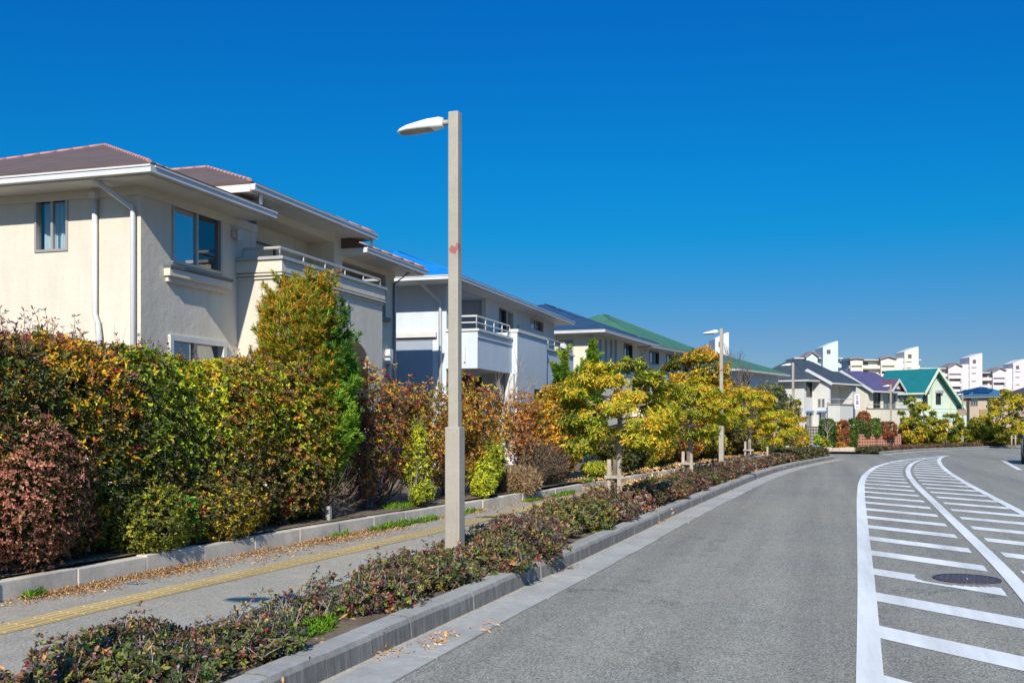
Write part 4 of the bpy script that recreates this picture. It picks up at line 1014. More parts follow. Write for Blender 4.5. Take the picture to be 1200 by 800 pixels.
# ------------------------------------------------------------------ houses
def P3(O, D, N, a, b, z): return (O[0]+D[0]*a+N[0]*b, O[1]+D[1]*a+N[1]*b, z)
class Face:
    """one wall plane: O = plan corner, D = along the wall, N = outwards"""
    def __init__(s, O, D, N, L): s.O, s.D, s.N, s.L = O, D, N, L
    def t(s, px): return along(s.O, s.D, px)
    def z(s, px, py):
        a = s.t(px); return zat(py, depth(s.O[0]+s.D[0]*a, s.O[1]+s.D[1]*a))
    def rect(s, x0, x1, y0, y1, pxz=None):
        """opening from image columns/rows measured on the photograph"""
        q = (x0+x1)/2 if pxz is None else pxz
        a, b = sorted((s.t(x0), s.t(x1))); return (a, b, s.z(q, y1), s.z(q, y0))
    def wall(s, mb, z0, z1, holes=(), depth_=.14, a0=0, a1=None, shift=0):
        a1 = s.L if a1 is None else a1
        ts = sorted({a0, a1, *[h[0] for h in holes], *[h[1] for h in holes]}); zs = sorted({z0, z1, *[h[2] for h in holes], *[h[3] for h in holes]})
        q = lambda a, z, b=0: P3(s.O, s.D, s.N, a, b+shift, z)
        for i in range(len(ts)-1):
            for j in range(len(zs)-1):
                ca, cz = (ts[i]+ts[i+1])/2, (zs[j]+zs[j+1])/2
                if any(h[0] < ca < h[1] and h[2] < cz < h[3] for h in holes): continue
                mb.poly([q(ts[i], zs[j]), q(ts[i+1], zs[j]), q(ts[i+1], zs[j+1]), q(ts[i], zs[j+1])])
        for h in holes:
            dd = h[4] if len(h) > 4 else depth_
            mb.poly([q(h[0],h[2]), q(h[1],h[2]), q(h[1],h[2],-dd), q(h[0],h[2],-dd)]); mb.poly([q(h[0],h[3]), q(h[1],h[3]), q(h[1],h[3],-dd), q(h[0],h[3],-dd)])
            mb.poly([q(h[0],h[2]), q(h[0],h[3]), q(h[0],h[3],-dd), q(h[0],h[2],-dd)]); mb.poly([q(h[1],h[2]), q(h[1],h[3]), q(h[1],h[3],-dd), q(h[1],h[2],-dd)])
    def box(s, mb, a0, a1, b0, b1, z0, z1): mb.obox(s.O, s.D, s.N, a0, a1, b0, b1, z0, z1)
def window(root, F, r, panes=2, frame='frame', gl='glass', curtain='curtain', recess=.07, fw=.045, curt=(0, 1), name='window', proud=.02, label=None, back='dark', mid=True):
    a0, a1, z0, z1 = r[:4]; mb = MB()
    for (x0, x1, y0, y1) in ((a0,a1,z1-fw,z1),(a0,a1,z0,z0+fw),(a0,a0+fw,z0+fw,z1-fw),(a1-fw,a1,z0+fw,z1-fw)):
        F.box(mb, x0, x1, -recess-.03, proud, y0, y1)
    for k in range(1, panes):
        c = a0+(a1-a0)*k/panes; F.box(mb, c-fw*.55, c+fw*.55, -recess-.02, -recess+.035, z0+fw, z1-fw)
    w = mb.build(name, MT[frame], root)
    if label: w['label'] = label
    gls = gl if isinstance(gl, (list, tuple)) else [gl]*panes
    for k in range(panes):
        mb = MB(); x0 = a0+fw+(a1-a0-2*fw)*k/panes; x1 = a0+fw+(a1-a0-2*fw)*(k+1)/panes
        b = -recess-(.012 if k % 2 else 0)
        mb.poly([P3(F.O,F.D,F.N,x0,b,z0+fw),P3(F.O,F.D,F.N,x1,b,z0+fw),P3(F.O,F.D,F.N,x1,b,z1-fw),P3(F.O,F.D,F.N,x0,b,z1-fw)])
        mb.build('pane', MT[gls[k]], w)
    mb = MB(); F.box(mb, a0+.02, a1-.02, -.62, -.60, z0, z1); mb.build('interior', MT[back], w)
    if curtain:
        mb = MB(); x0 = a0+(a1-a0)*curt[0]; x1 = a0+(a1-a0)*curt[1]; n = max(12, int((x1-x0)/.02))
        pr = None
        for i in range(n+1):
            x = x0+(x1-x0)*i/n; b = -.22+.025*math.sin(i*1.1+math.sin(i*.35)*2)
            c = (P3(F.O,F.D,F.N,x,b,z0+.02), P3(F.O,F.D,F.N,x,b,z1-.02))
            if pr: mb.poly([pr[0], c[0], c[1], pr[1]], True)
            pr = c
        mb.build('curtain', MT[curtain], w)
    return w
def hip_roof(root, O, D, N, a0, a1, b0, b1, z, slope, mat, trim='offwhite', gut='whitemetal', ridge=None, fascia=.14, hip=(True, True), cap=.035, gutters='abcd', th=.07, notch=None, gr=.055):
    """hip (or gabled, hip=False) roof over the plan rectangle a0..a1 x b0..b1; z = top of the fascia"""
    la, lb = a1-a0, b1-b0; Q = lambda a, b, zz: P3(O, D, N, a, b, zz)
    mb = MB(); zt = z+th
    if la >= lb:
        h = lb/2; r0 = Q(a0+(h if hip[0] else 0), (b0+b1)/2, zt+h*slope); r1 = Q(a1-(h if hip[1] else 0), (b0+b1)/2, zt+h*slope)
        c = [Q(a0,b0,zt), Q(a1,b0,zt), Q(a1,b1,zt), Q(a0,b1,zt)]
        mb.poly([c[0], c[1], r1, r0])
        if notch:
            n0, n1, bn = notch; zn = zt+(b1-bn)*slope
            mb.poly([c[2], Q(n1,b1,zt), Q(n1,bn,zn), Q(n0,bn,zn), Q(n0,b1,zt), c[3], r0, r1])
        else: mb.poly([c[2], c[3], r0, r1])
        if hip[0]: mb.poly([c[3], c[0], r0])
        if hip[1]: mb.poly([c[1], c[2], r1])
        lines = [(r0, r1)]+([(c[0], r0), (c[3], r0)] if hip[0] else [])+([(c[1], r1), (c[2], r1)] if hip[1] else [])
    else:
        h = la/2; r0 = Q((a0+a1)/2, b0+(h if hip[0] else 0), zt+h*slope); r1 = Q((a0+a1)/2, b1-(h if hip[1] else 0), zt+h*slope)
        c = [Q(a0,b0,zt), Q(a1,b0,zt), Q(a1,b1,zt), Q(a0,b1,zt)]
        mb.poly([c[1], c[2], r1, r0]); mb.poly([c[3], c[0], r0, r1])
        if hip[0]: mb.poly([c[0], c[1], r0])
        if hip[1]: mb.poly([c[2], c[3], r1])
        lines = [(r0, r1)]+([(c[0], r0), (c[1], r0)] if hip[0] else [])+([(c[2], r1), (c[3], r1)] if hip[1] else [])
    k = [Q(a0,b0,z+.002), Q(a1,b0,z+.002), Q(a1,b1,z+.002), Q(a0,b1,z+.002)]
    for i in range(4):
        if i == 2 and notch:
            for (u0, u1) in ((a0, n0), (n1, a1)): mb.poly([Q(u0,b1,z+.002), Q(u1,b1,z+.002), Q(u1,b1,zt), Q(u0,b1,zt)])
            for u in (n0, n1): mb.poly([Q(u,b1,z+.002), Q(u,bn,z+.002), Q(u,bn,zn), Q(u,b1,zt)])
            mb.poly([Q(n0,bn,z+.002), Q(n1,bn,z+.002), Q(n1,bn,zn), Q(n0,bn,zn)])
            continue
        mb.poly([k[i], k[(i+1) % 4], c[(i+1) % 4], c[i]])
    mb.poly(([k[0], k[1], k[2], Q(n1,b1,z+.002), Q(n1,bn,z+.002), Q(n0,bn,z+.002), Q(n0,b1,z+.002), k[3]] if notch else k)[::-1])
    rf = mb.build('roof', mat, root)
    if ridge:
        mb = MB()
        for p, q in lines:
            p, q = Vector(p), Vector(q); nn = max(1, int((q-p).length/.3)) if ridge.name.startswith('pinkish') else 1
            for i in range(nn): mb.tube([p.lerp(q, i/nn), p.lerp(q, (i+.97)/nn)], [cap, cap*.92], 6)
        mb.build('ridge_cap', ridge, rf)
    mb = MB(); e = .012
    if notch:
        mb.obox(O, D, N, a0+e, a1-e, b0+e, bn-e, z-fascia, z); mb.obox(O, D, N, a0+e, n0-e, bn-e, b1-e, z-fascia, z); mb.obox(O, D, N, n1+e, a1-e, bn-e, b1-e, z-fascia, z)
    else: mb.obox(O, D, N, a0+e, a1-e, b0+e, b1-e, z-fascia, z)
    mb.build('eaves', MT[trim], rf)
    if gut:
        g = .10; zb_, zt_ = z-.115, z-.005
        sd = {'a': [(a0-g, a0-.002, b0-g, b1+g)], 'b': [(a1+.002, a1+g, b0-g, b1+g)], 'c': [(a0, a1, b0-g, b0-.002)], 'd': [(a0, a1, b1+.002, b1+g)]}
        if notch: sd['d'] = [(a0, n0+.05, b1+.002, b1+g), (n1-.05, a1, b1+.002, b1+g)]
        for s_ in gutters:
            for (x0, x1, y0, y1) in sd[s_]:
                mb = MB(); mb.obox(O, D, N, x0, x1, y0, y1, zb_, zt_)
                if s_ in 'bd': mb.obox(O, D, N, x0, x1, y1+.001, y1+.016, zt_-.026, zt_+.002)
                else: mb.obox(O, D, N, x0-.016, x0-.001, y0, y1, zt_-.026, zt_+.002)
                mb.build('gutter', MT[gut], rf)
    return rf
def rail(root, pts, z, h, mat, posts=8, bars=1, r=.02, name='railing', base=None):
    mb = MB(); P = [Vector((p[0], p[1], 0)) for p in pts]
    for k in range(bars):
        zz = z+h*(k+1)/bars; mb.tube([(p.x, p.y, zz) for p in P], r if k == bars-1 else r*.7, 6, smooth=False)
    for i in range(len(P)-1):
        n = max(1, int((P[i+1]-P[i]).length/posts))
        for k in range(n+1):
            q = P[i].lerp(P[i+1], k/n); mb.tube([(q.x, q.y, z-.02), (q.x, q.y, z+h)], r*.8, 5)
    return mb.build(name, MT[mat], root)
def pipe(root, pts, r=.035, mat='whitemetal', name='downpipe'):
    mb = MB(); mb.tube(pts, r, 8); o = mb.build(name, MT[mat], root); return o
def room(root, F, a0, a1, z0, z1, dp, mat, floor=None):
    """a recessed loggia: back, sides, ceiling, floor"""
    mb = MB(); q = lambda a, b, z: P3(F.O, F.D, F.N, a, b, z)
    mb.poly([q(a0,-dp,z0),q(a1,-dp,z0),q(a1,-dp,z1),q(a0,-dp,z1)]); mb.poly([q(a0,0,z0),q(a0,-dp,z0),q(a0,-dp,z1),q(a0,0,z1)])
    mb.poly([q(a1,0,z0),q(a1,-dp,z0),q(a1,-dp,z1),q(a1,0,z1)]); mb.poly([q(a0,0,z1),q(a1,0,z1),q(a1,-dp,z1),q(a0,-dp,z1)]); mb.poly([q(a0,0,z0),q(a1,0,z0),q(a1,-dp,z0),q(a0,-dp,z0)])
    return mb.build('loggia', mat, root)

CREAM = stucco('cream stucco', (.645, .585, .48)); TRIMC = stucco('cream trim', (.65, .59, .49), .05)
BROOF = roofing('brown tile', (.115, .078, .066), .085); RIDGEP = plain('pinkish ridge tile', (.42, .20, .18), .7, var=.2, scale=6)

# ================= house 1: cream house with brown hip roof
A = (-10.4, 13.88)
h1 = thing('cream_house', 'large two storey cream stucco house with brown hip roof, nearest on the left', 'house', (A[0], A[1], 0))
S = Face(A, (-1, 0), (0, -1), 6.74); E_ = Face(A, (0, 1), (1, 0), 10.05)
zs1 = 5.385
aL = along(A, (0, 1), 300.4); aP0 = along(A, (0, 1), 390); aP1 = along(A, (0, 1), 399.5); aO1 = along(A, (0, 1), 452)
w1 = S.rect(41, 80, 232, 295); w2 = E_.rect(201.5, 259.5, 0, 0); w2 = (w2[0], w2[1], 4.27, 5.28)
w3 = (along(A, (0, 1), 197), along(A, (0, 1), 263), 2.0, 3.06)
mb = MB()
S.wall(mb, 0, zs1, [w1]); E_.wall(mb, 0, zs1, [w2, w3], a1=aL)
E_.wall(mb, 0, 5.80, [(aL, aP0, 3.75, 5.60, 0)], a0=aL, a1=aP1)
E_.wall(mb, 0, zs1, [(aP1, aO1, 4.22, 5.24, 0)], a0=aP1, a1=10.05)
Nf = Face((A[0], A[1]+10.05), (-1, 0), (0, 1), 6.74); Nf.wall(mb, 0, zs1); Bf = Face((A[0]-6.74, A[1]), (0, 1), (-1, 0), 10.05); Bf.wall(mb, 0, zs1)
# short cheeks that lift the centre part above the lower eaves
for a_ in (aL, aP1): mb.poly([P3(A, (0,1), (1,0), a_, 0, zs1-.1), P3(A, (0,1), (1,0), a_, -5, zs1-.1), P3(A, (0,1), (1,0), a_, -5, 5.8), P3(A, (0,1), (1,0), a_, 0, 5.8)])
mb.build('wall', CREAM, h1, weld=True)
# cornice bands under the eaves
mb = MB(); S.box(mb, -.03, 6.74, 0, .03, zs1-.16, zs1-.005); E_.box(mb, 0, aL, 0, .03, zs1-.16, zs1-.005); E_.box(mb, aP1, 10.05, 0, .03, zs1-.13, zs1-.005)
E_.box(mb, aL, aP1, .0, .035, 5.62, 5.79); E_.box(mb, aP0, aP1, .0, .035, 4.3, 5.62)
mb.build('cornice', TRIMC, h1)
room(h1, E_, aL+.003, aP0-.003, 3.75, 5.6, .62, CREAM)
room(h1, E_, aP1+.003, aO1, 4.22, 5.24, .75, plain('shaded stucco', (.45, .40, .32), .9))  # darker cream copy: the recess's shade is put into its colour
lg = Face((A[0]-.605, A[1]), (0, 1), (1, 0), 9)
d1 = window(h1, lg, (aL+.1, aL+1.75, 3.76, 5.28), 2, 'darkframe', 'glassdark', 'curtain', curt=(0, .4), name='balcony_door')
mb = MB(); mb.tube([P3(A,(0,1),(1,0),aL+2.3,-.3,3.76), P3(A,(0,1),(1,0),aL+2.3,-.3,5.2)], .018, 6); mb.tube([P3(A,(0,1),(1,0),aL+2.3,-.3,5.15), P3(A,(0,1),(1,0),aL+2.5,-.3,5.22)], .015, 6); mb.build('drying_pole', MT['offwhite'], h1)
mb = MB(); E_.box(mb, aP1+.5, aP1+1.2, -.74, -.70, 4.3, 5.1); mb.build('dark_door', MT['dark'], h1)
hip_roof(h1, A, (0, 1), (1, 0), -.6, 10.6, -7.34, .6, 5.50, .40, BROOF, ridge=RIDGEP, gutters='ad', notch=(2.98, 7.0, -1.65))
zc = 5.87
c0 = 16.14-A[1]; c1 = 21.4-A[1]
hip_roof(h1, A, (0, 1), (1, 0), c0, c1, -5.4, .6, zc, .40, BROOF, ridge=RIDGEP, gutters='d', hip=(False, True), th=.06)
# short gutter on the centre gable's near end and its drop pipes
pipe(h1, [P3(A,(0,1),(1,0),c0+.32,.63,zc-.07), P3(A,(0,1),(1,0),c0+.32,.62,5.56)], .035)
pipe(h1, [P3(A,(0,1),(1,0),c1-.15,.63,zc-.07), P3(A,(0,1),(1,0),c1-.15,.62,5.56)], .03)
xw = -S.t(162)
pipe(h1, [P3(A,(-1,0),(0,-1),.42,.62,5.45), P3(A,(-1,0),(0,-1),.42,.55,5.36), P3(A,(-1,0),(0,-1),.12,.07,5.02), P3(A,(-1,0),(0,-1),.10,.06,4.9), P3(A,(-1,0),(0,-1),.10,.06,.2)], .045)
ax = S.t(114)
pipe(h1, [P3(A,(-1,0),(0,-1),ax,.06,5.27), P3(A,(-1,0),(0,-1),ax,.06,3.35), P3(A,(-1,0),(0,-1),ax-.07,.08,3.2), P3(A,(-1,0),(0,-1),ax-.10,.08,3.0), P3(A,(-1,0),(0,-1),ax-.10,.08,.2)], .045)
mb = MB(); S.box(mb, ax-.06, ax+.06, .02, .13, 5.2, 5.29); mb.build('pipe_head', MT['whitemetal'], h1)
window(h1, S, w1, 2, 'frame', 'glassclear', 'lace', fw=.04, recess=.035)
window(h1, E_, w2, 2, 'frame', ['glassblue', 'glassdark'], 'curtain', curt=(0, .62), fw=.05, recess=.035)
window(h1, E_, w3, 2, 'offwhite', 'glass', 'curtain', fw=.09, proud=.05)
mb = MB(); E_.box(mb, w2[0]-.22, w2[1]+.16, 0, .12, 4.02, 4.15); E_.box(mb, w2[0]-.18, w2[1]+.12, 0, .06, 3.93, 4.02); mb.build('window_sill', TRIMC, h1, bevel=.008)
mb = MB(); E_.box(mb, w2[0]-.23, w2[1]+.17, 0, .145, 4.153, 4.20); mb.build('sill_cap', MT['darkmetal'], h1)
av = E_.t(274.5); mb = MB(); E_.box(mb, av-.10, av+.10, 0, .10, 4.98, 5.15); E_.box(mb, av-.10, av+.10, .10, .15, 4.94, 5.15); mb.build('vent_hood', MT['plastic'], h1, bevel=.02)
# porch block with balcony parapet and arched opening
B0, B1 = 16.7-A[1], 21.2-A[1]; bw = .9
bl = Face((A[0]+bw, A[1]), (0, 1), (1, 0), 10); sd_ = Face((A[0]+bw, A[1]+B0), (-1, 0), (0, -1), bw)
mb = MB(); sd_.wall(mb, 0, 4.58, [(.3, .62, .5, 1.2)][:0])
nF = Face((A[0]+bw, A[1]+B1), (-1, 0), (0, 1), bw); nF.wall(mb, 0, 4.58)
ca, hw, sp_, rs = 18.95-A[1]+.25, 1.25, 2.78, .62
arch = [(ca+hw*math.cos(t_), sp_+rs*math.sin(t_)) for t_ in np.linspace(math.pi, 0, 15)]
pl = [(B0, 0), (ca-hw, 0)]+arch+[(ca+hw, 0), (B1, 0), (B1, 4.58), (B0, 4.58)]
lf = [(B0, 0), (ca-hw, 0), (ca-hw, sp_), (B0, 4.58)]; 
mb.poly([P3(A,(0,1),(1,0),a_,bw,z_) for a_, z_ in [(B0,0),(ca-hw,0),(ca-hw,sp_),(ca-hw,4.58),(B0,4.58)]])
mb.poly([P3(A,(0,1),(1,0),a_,bw,z_) for a_, z_ in [(ca+hw,0),(B1,0),(B1,4.58),(ca+hw,4.58),(ca+hw,sp_)]])
for i in range(14):
    (p0, q0), (p1, q1) = arch[i], arch[i+1]
    mb.poly([P3(A,(0,1),(1,0),a_,bw,z_) for a_, z_ in [(p0,q0),(p1,q1),(p1,4.58),(p0,4.58)]])
    mb.poly([P3(A,(0,1),(1,0),p0,bw,q0), P3(A,(0,1),(1,0),p1,bw,q1), P3(A,(0,1),(1,0),p1,bw-.25,q1), P3(A,(0,1),(1,0),p0,bw-.25,q0)])
mb.poly([P3(A,(0,1),(1,0),B0,0,4.0), P3(A,(0,1),(1,0),B1,0,4.0), P3(A,(0,1),(1,0),B1,bw,4.0), P3(A,(0,1),(1,0),B0,bw,4.0)])
mb.build('porch', CREAM, h1, weld=True)
mb = MB()
for i in range(14):
    (p0, q0), (p1, q1) = arch[i], arch[i+1]
    k0, k1 = (p0-ca)/hw, (p1-ca)/hw
    f = lambda a_, z_, b_: P3(A, (0,1), (1,0), a_, b_, z_)
    o0 = (p0+(p0-ca)*.12, q0+.13*max(.2, (q0-sp_)/rs)); o1 = (p1+(p1-ca)*.12, q1+.13*max(.2, (q1-sp_)/rs))
    mb.hexa([f(p0,q0,bw+.002),f(p1,q1,bw+.002),f(*o1,bw+.002),f(*o0,bw+.002),f(p0,q0,bw+.05),f(p1,q1,bw+.05),f(*o1,bw+.05),f(*o0,bw+.05)])
mb.build('arch_trim', TRIMC, h1)
def band(mb, z0, z1, e):
    mb.obox(A, (0,1), (1,0), B0-e, B1+e, bw, bw+e, z0, z1); mb.obox(A, (0,1), (1,0), B0-e, B0, 0.002, bw, z0, z1); mb.obox(A, (0,1), (1,0), B1, B1+e, .002, bw, z0, z1)
mb = MB(); band(mb, 4.36, 4.58, .05); band(mb, 4.30, 4.33, .06); band(mb, 4.24, 4.27, .035); mb.build('parapet_moulding', TRIMC, h1)
mb = MB(); mb.obox(A, (0,1), (1,0), B0-.09, B1+.09, bw-.2, bw+.09, 4.583, 4.64); mb.obox(A, (0,1), (1,0), B0-.09, B0+.12, .003, bw-.2, 4.583, 4.64); mb.obox(A, (0,1), (1,0), B1-.12, B1+.09, .003, bw-.2, 4.583, 4.64); mb.build('parapet_coping', MT['greymetal'], h1)
rail(h1, [(A[0]+.1, A[1]+B0+.03), (A[0]+bw-.04, A[1]+B0+.03), (A[0]+bw-.04, A[1]+B1-.03), (A[0]+.1, A[1]+B1-.03)], 4.64, .17, 'greymetal', .8, 1, .026)
ap = along((A[0]+bw, A[1]), (0, 1), 407); mb = MB(); bl.box(mb, ap-.04, ap+.04, .002, .025, 3.75, 4.12); mb.build('slit_vent', MT['frame'], h1)
ap = along((A[0]+bw, A[1]), (0, 1), 373); mb = MB(); bl.box(mb, ap-.04, ap+.04, .002, .025, 3.75, 4.08); mb.build('slit_vent', MT['frame'], h1)
a_ = E_.t(450); mb = MB(); E_.box(mb, aO1-.5, aO1+.12, 0, .10, 4.10, 4.20); mb.build('window_sill', MT['darkmetal'], h1)
a_ = E_.t(453); mb = MB(); E_.box(mb, a_-.1, a_+.1, 0, .14, 3.05, 3.42); mb.build('meter_box', MT['whitemetal'], h1, bevel=.015)
pipe(h1, [P3(A,(0,1),(1,0),a_,.06,3.05), P3(A,(0,1),(1,0),a_,.06,2.75), P3(A,(0,1),(1,0),a_+.7,.06,2.45)], .04, 'offwhite')
pipe(h1, [P3(A,(0,1),(1,0),9.95,.50,5.40), P3(A,(0,1),(1,0),9.97,.05,5.1), P3(A,(0,1),(1,0),9.97,.05,.3)], .04, 'offwhite')

# ================= house 2: white house with bright blue roof
WHITE2 = stucco('white stucco', (.57, .615, .66), .10); BLUER = roofing('bright blue slate', (.008, .19, .50), .07, .18, .5)
A = (-10.2, 27.16)
h2 = thing('white_house', 'white two storey house with bright blue hip roof and long balcony behind the lamp post', 'house', (A[0], A[1], 0))
S = Face(A, (-1, 0), (0, -1), 5.0); E_ = Face(A, (0, 1), (1, 0), 12.1); zt2 = 5.50
l0, l1 = .35, E_.t(572)
dd = E_.rect(585, 593, 362, 388); dd = (dd[0], dd[1], 3.3, E_.z(589, 362)); d2 = (E_.t(594), E_.t(601), 3.3, dd[3]); wn = (E_.t(621), E_.t(636.5), E_.z(628, 388), E_.z(628, 374))
mb = MB(); S.wall(mb, 0, zt2, a1=5.0); E_.wall(mb, 0, zt2, [(l0, l1, 3.3, zt2-.02, 0), dd, d2, wn])
Face((A[0], A[1]+12.1), (-1, 0), (0, 1), 5).wall(mb, 0, zt2); Face((A[0]-5, A[1]), (0, 1), (-1, 0), 12.1).wall(mb, 0, zt2)
mb.build('wall', WHITE2, h2, weld=True)
room(h2, E_, l0+.003, l1-.003, 3.3, zt2-.03, 1.3, WHITE2)
lgf = Face((A[0]-1.29, A[1]), (0, 1), (1, 0), 9); window(h2, lgf, (l0+.4, l0+2.1, 3.35, 5.2), 2, 'darkframe', 'glassdark', 'curtain', curt=(.5, 1), name='balcony_door')
mb = MB(); E_.box(mb, l1-.35, l1-.12, -.1, .05, 3.3, zt2-.01); mb.build('pillar', MT['offwhite'], h2)
window(h2, E_, dd, 1, 'darkframe', 'glassdark', None, name='balcony_door'); window(h2, E_, d2, 1, 'frame', 'glassblue', 'curtain', name='balcony_door'); window(h2, E_, wn, 2, 'frame', ['glassblue', 'glassdark'], 'curtain', curt=(0, .5))
mb = MB(); a_ = E_.t(607); E_.box(mb, a_-.1, a_+.1, 0, .12, 4.75, 5.0); mb.build('vent_hood', MT['plastic'], h2, bevel=.02)
hip_roof(h2, A, (0, 1), (1, 0), -.95, 12.75, -5.4, .6, 5.62, .40, BLUER, ridge=BLUER, gutters='ad', fascia=.12, cap=.03)
pipe(h2, [P3(A,(-1,0),(0,-1),.55,.98,5.58), P3(A,(-1,0),(0,-1),.50,.85,5.5), P3(A,(-1,0),(0,-1),.16,.08,5.0), P3(A,(-1,0),(0,-1),.15,.07,.3)], .045)
# overhang beam along the side
mb = MB(); S.box(mb, .28, 5.0, .0, .10, 4.02, 4.16); mb.build('belt_course', MT['offwhite'], h2)
mb = MB(); S.box(mb, .42, 4.9, .002, .03, 3.93, 4.017); mb.build('belt_shadow_strip', MT['darkmetal'], h2)  # dark strip painted as the shade line below the belt course
mb = MB(); S.box(mb, .42, 4.9, .002, .04, .2, 3.927); mb.build('shadow_panel', plain('blue grey panel', (.27, .31, .37), .7, var=.04), h2)  # blue-grey sheet standing in for the cream house's cast shadow
# balconies
e1 = along((A[0]+.95, A[1]), (0, 1), 600); e2 = along((A[0]+1.1, A[1]), (0, 1), 640); e3 = along((A[0]+.95, A[1]), (0, 1), 672)
mb = MB()
def bal(mb, a0, a1, b, z0, z1, bk=0):
    mb.obox(A, (0,1), (1,0), a0, a1, bk, b, z0, z1)
def ubal(mb, a0, a1, b, z0, z1, th=.12):
    mb.obox(A,(0,1),(1,0),a0,a1,b-th,b,z0,z1); mb.obox(A,(0,1),(1,0),a0,a0+th,.002,b-th,z0,z1); mb.obox(A,(0,1),(1,0),a1-th,a1,.002,b-th,z0,z1); mb.obox(A,(0,1),(1,0),a0+th,a1-th,.002,b-th,z0,z0+.15)
ubal(mb, -.06, e1-.003, .95, 3.12, 4.16); bal(mb, e1, e2, 1.12, 0, 4.40, .9); mb.obox(A,(0,1),(1,0),e1,e1+.12,.002,.9,0,4.40); mb.obox(A,(0,1),(1,0),e1+.12,e2,.002,.9,3.12,3.27); ubal(mb, e2+.003, e3, .95, 0, 4.14)
mb.build('balcony', WHITE2, h2)
mb = MB(); mb.obox(A,(0,1),(1,0),-.1,e1-.005,.80,1.0,4.163,4.23); mb.obox(A,(0,1),(1,0),-.1,.1,.003,.80,4.163,4.23); mb.obox(A,(0,1),(1,0),-.085,e1-.005,.953,.975,3.98,4.02); mb.obox(A,(0,1),(1,0),e1-.03,e2+.03,.88,1.16,4.403,4.50); mb.obox(A,(0,1),(1,0),e2+.035,e3+.04,.80,1.0,4.143,4.20)
mb.build('balcony_coping', MT['offwhite'], h2)
rail(h2, [(A[0]+.1, A[1]+.0), (A[0]+.9, A[1]+.0), (A[0]+.9, A[1]+e1-.1)], 4.23, .36, 'offwhite', .75, 2, .025)
rail(h2, [(A[0]+.9, A[1]+e2+.1), (A[0]+.9, A[1]+e3-.05), (A[0]+.1, A[1]+e3-.05)], 4.2, .36, 'greymetal', .75, 2, .02)
mb = MB(); a_ = along((A[0]+.95, A[1]), (0, 1), 549); mb.obox((A[0], A[1]-.06), (1,0), (0,-1), .55, .60, .0, .05, 3.3, 3.72); mb.build('bracket', MT['offwhite'], h2)
# dark carport under the near balcony, pillar
mb = MB(); E_.box(mb, .1, e1-.2, -.02, .03, .3, 3.0); mb.build('garage_opening', MT['dark'], h2)
mb = MB(); mb.obox(A,(0,1),(1,0), e1-.18, e1-.02, .78, 1.05, 0, 3.118); mb.build('pillar', MT['offwhite'], h2)
mb = MB(); E_.box(mb, e2-1.6, e2-.5, 1.121, 1.14, 1.9, 2.7); E_.box(mb, e2+.4, e3-.4, .951, .97, 1.7, 2.55); mb.build('ground_window', MT['dark'], h2)

# ================= generic two-storey house further along
def house(name, label, cat, px_c, d, phi, px_end, px_left, z_e, roofm, wallm, slope=.42, over=.55, hip=(True, True), depth_=None, ridge=None, zbase=None, gut='whitemetal', fascia=.13, trim='offwhite', under=None):
    O = at(px_c, d); D = (math.sin(phi), math.cos(phi)); N = (math.cos(phi), -math.sin(phi))
    zb = gz(O[1])-.1 if zbase is None else zbase
    h = thing(name, label, cat, (O[0], O[1], zb), -phi)
    Lf = along(O, D, px_end); Ls = along(O, (-N[0], -N[1]), px_left) if depth_ is None else depth_
    S = Face(O, (-N[0], -N[1]), (-D[0], -D[1]), Ls); E_ = Face(O, D, N, Lf)
    return h, O, D, N, S, E_, Lf, Ls, zb
def shellwalls(h, O, D, N, S, E_, Lf, Ls, zb, zt, wallm, hs=(), he=()):
    mb = MB(); S.wall(mb, zb, zt, hs); E_.wall(mb, zb, zt, he)
    Face(P3(O,D,N,Lf,0,0)[:2], (-N[0],-N[1]), D, Ls).wall(mb, zb, zt); Face(P3(O,D,N,0,-Ls,0)[:2], D, (-N[0],-N[1]), Lf).wall(mb, zb, zt)
    return mb.build('wall', wallm, h, weld=True)
kw = dict(fw=.05, recess=.06)
# house 3
CREAM3 = stucco('pale cream stucco', (.68, .63, .50)); NAVY = roofing('navy slate', (.022, .055, .11), .08, .3, .6)
H = house('cream_house', 'cream two storey house with dark navy hip roof behind the slender cypresses', 'house', 696, 43.6, math.radians(5), 756, 640, 0, NAVY, CREAM3, depth_=7)
h, O, D, N, S, E_, Lf, Ls, zb = H
ze = zat(386, 42.9)
ws = S.rect(658, 672, 399, 414); ws = (S.t(672), S.t(654), S.z(665, 415), S.z(665, 398))
slits = [(E_.t(a), E_.t(b), E_.z(a, 425), E_.z(a, 397)) for a, b in ((702, 705), (708.5, 711.5), (714.5, 717.5), (720, 723))]
w4 = (E_.t(731), E_.t(741), E_.z(736, 420), E_.z(736, 403))
shellwalls(*H, ze-.1, CREAM3, [ws], slits+[w4])
window(h, S, ws, 2, gl='glass', **kw); window(h, E_, w4, 2, 'darkframe', ['glassblue', 'glassdark'], 'curtain', curt=(0, .5), **kw)
for r_ in slits: window(h, E_, r_, 1, 'offwhite', 'glassblue', 'curtain', fw=.03, recess=.05)
hip_roof(h, O, D, N, -.6, Lf+.5, -Ls-.6, .6, ze, .39, NAVY, ridge=NAVY, gutters='ad', cap=.03)
pipe(h, [P3(O,D,N,-.62,.45,ze-.05), P3(O,D,N,-.5,.4,ze-.15), P3(O,D,N,-.05,-.1,ze-.55), P3(O,D,N,-.05,-.1,zb+.3)], .05)
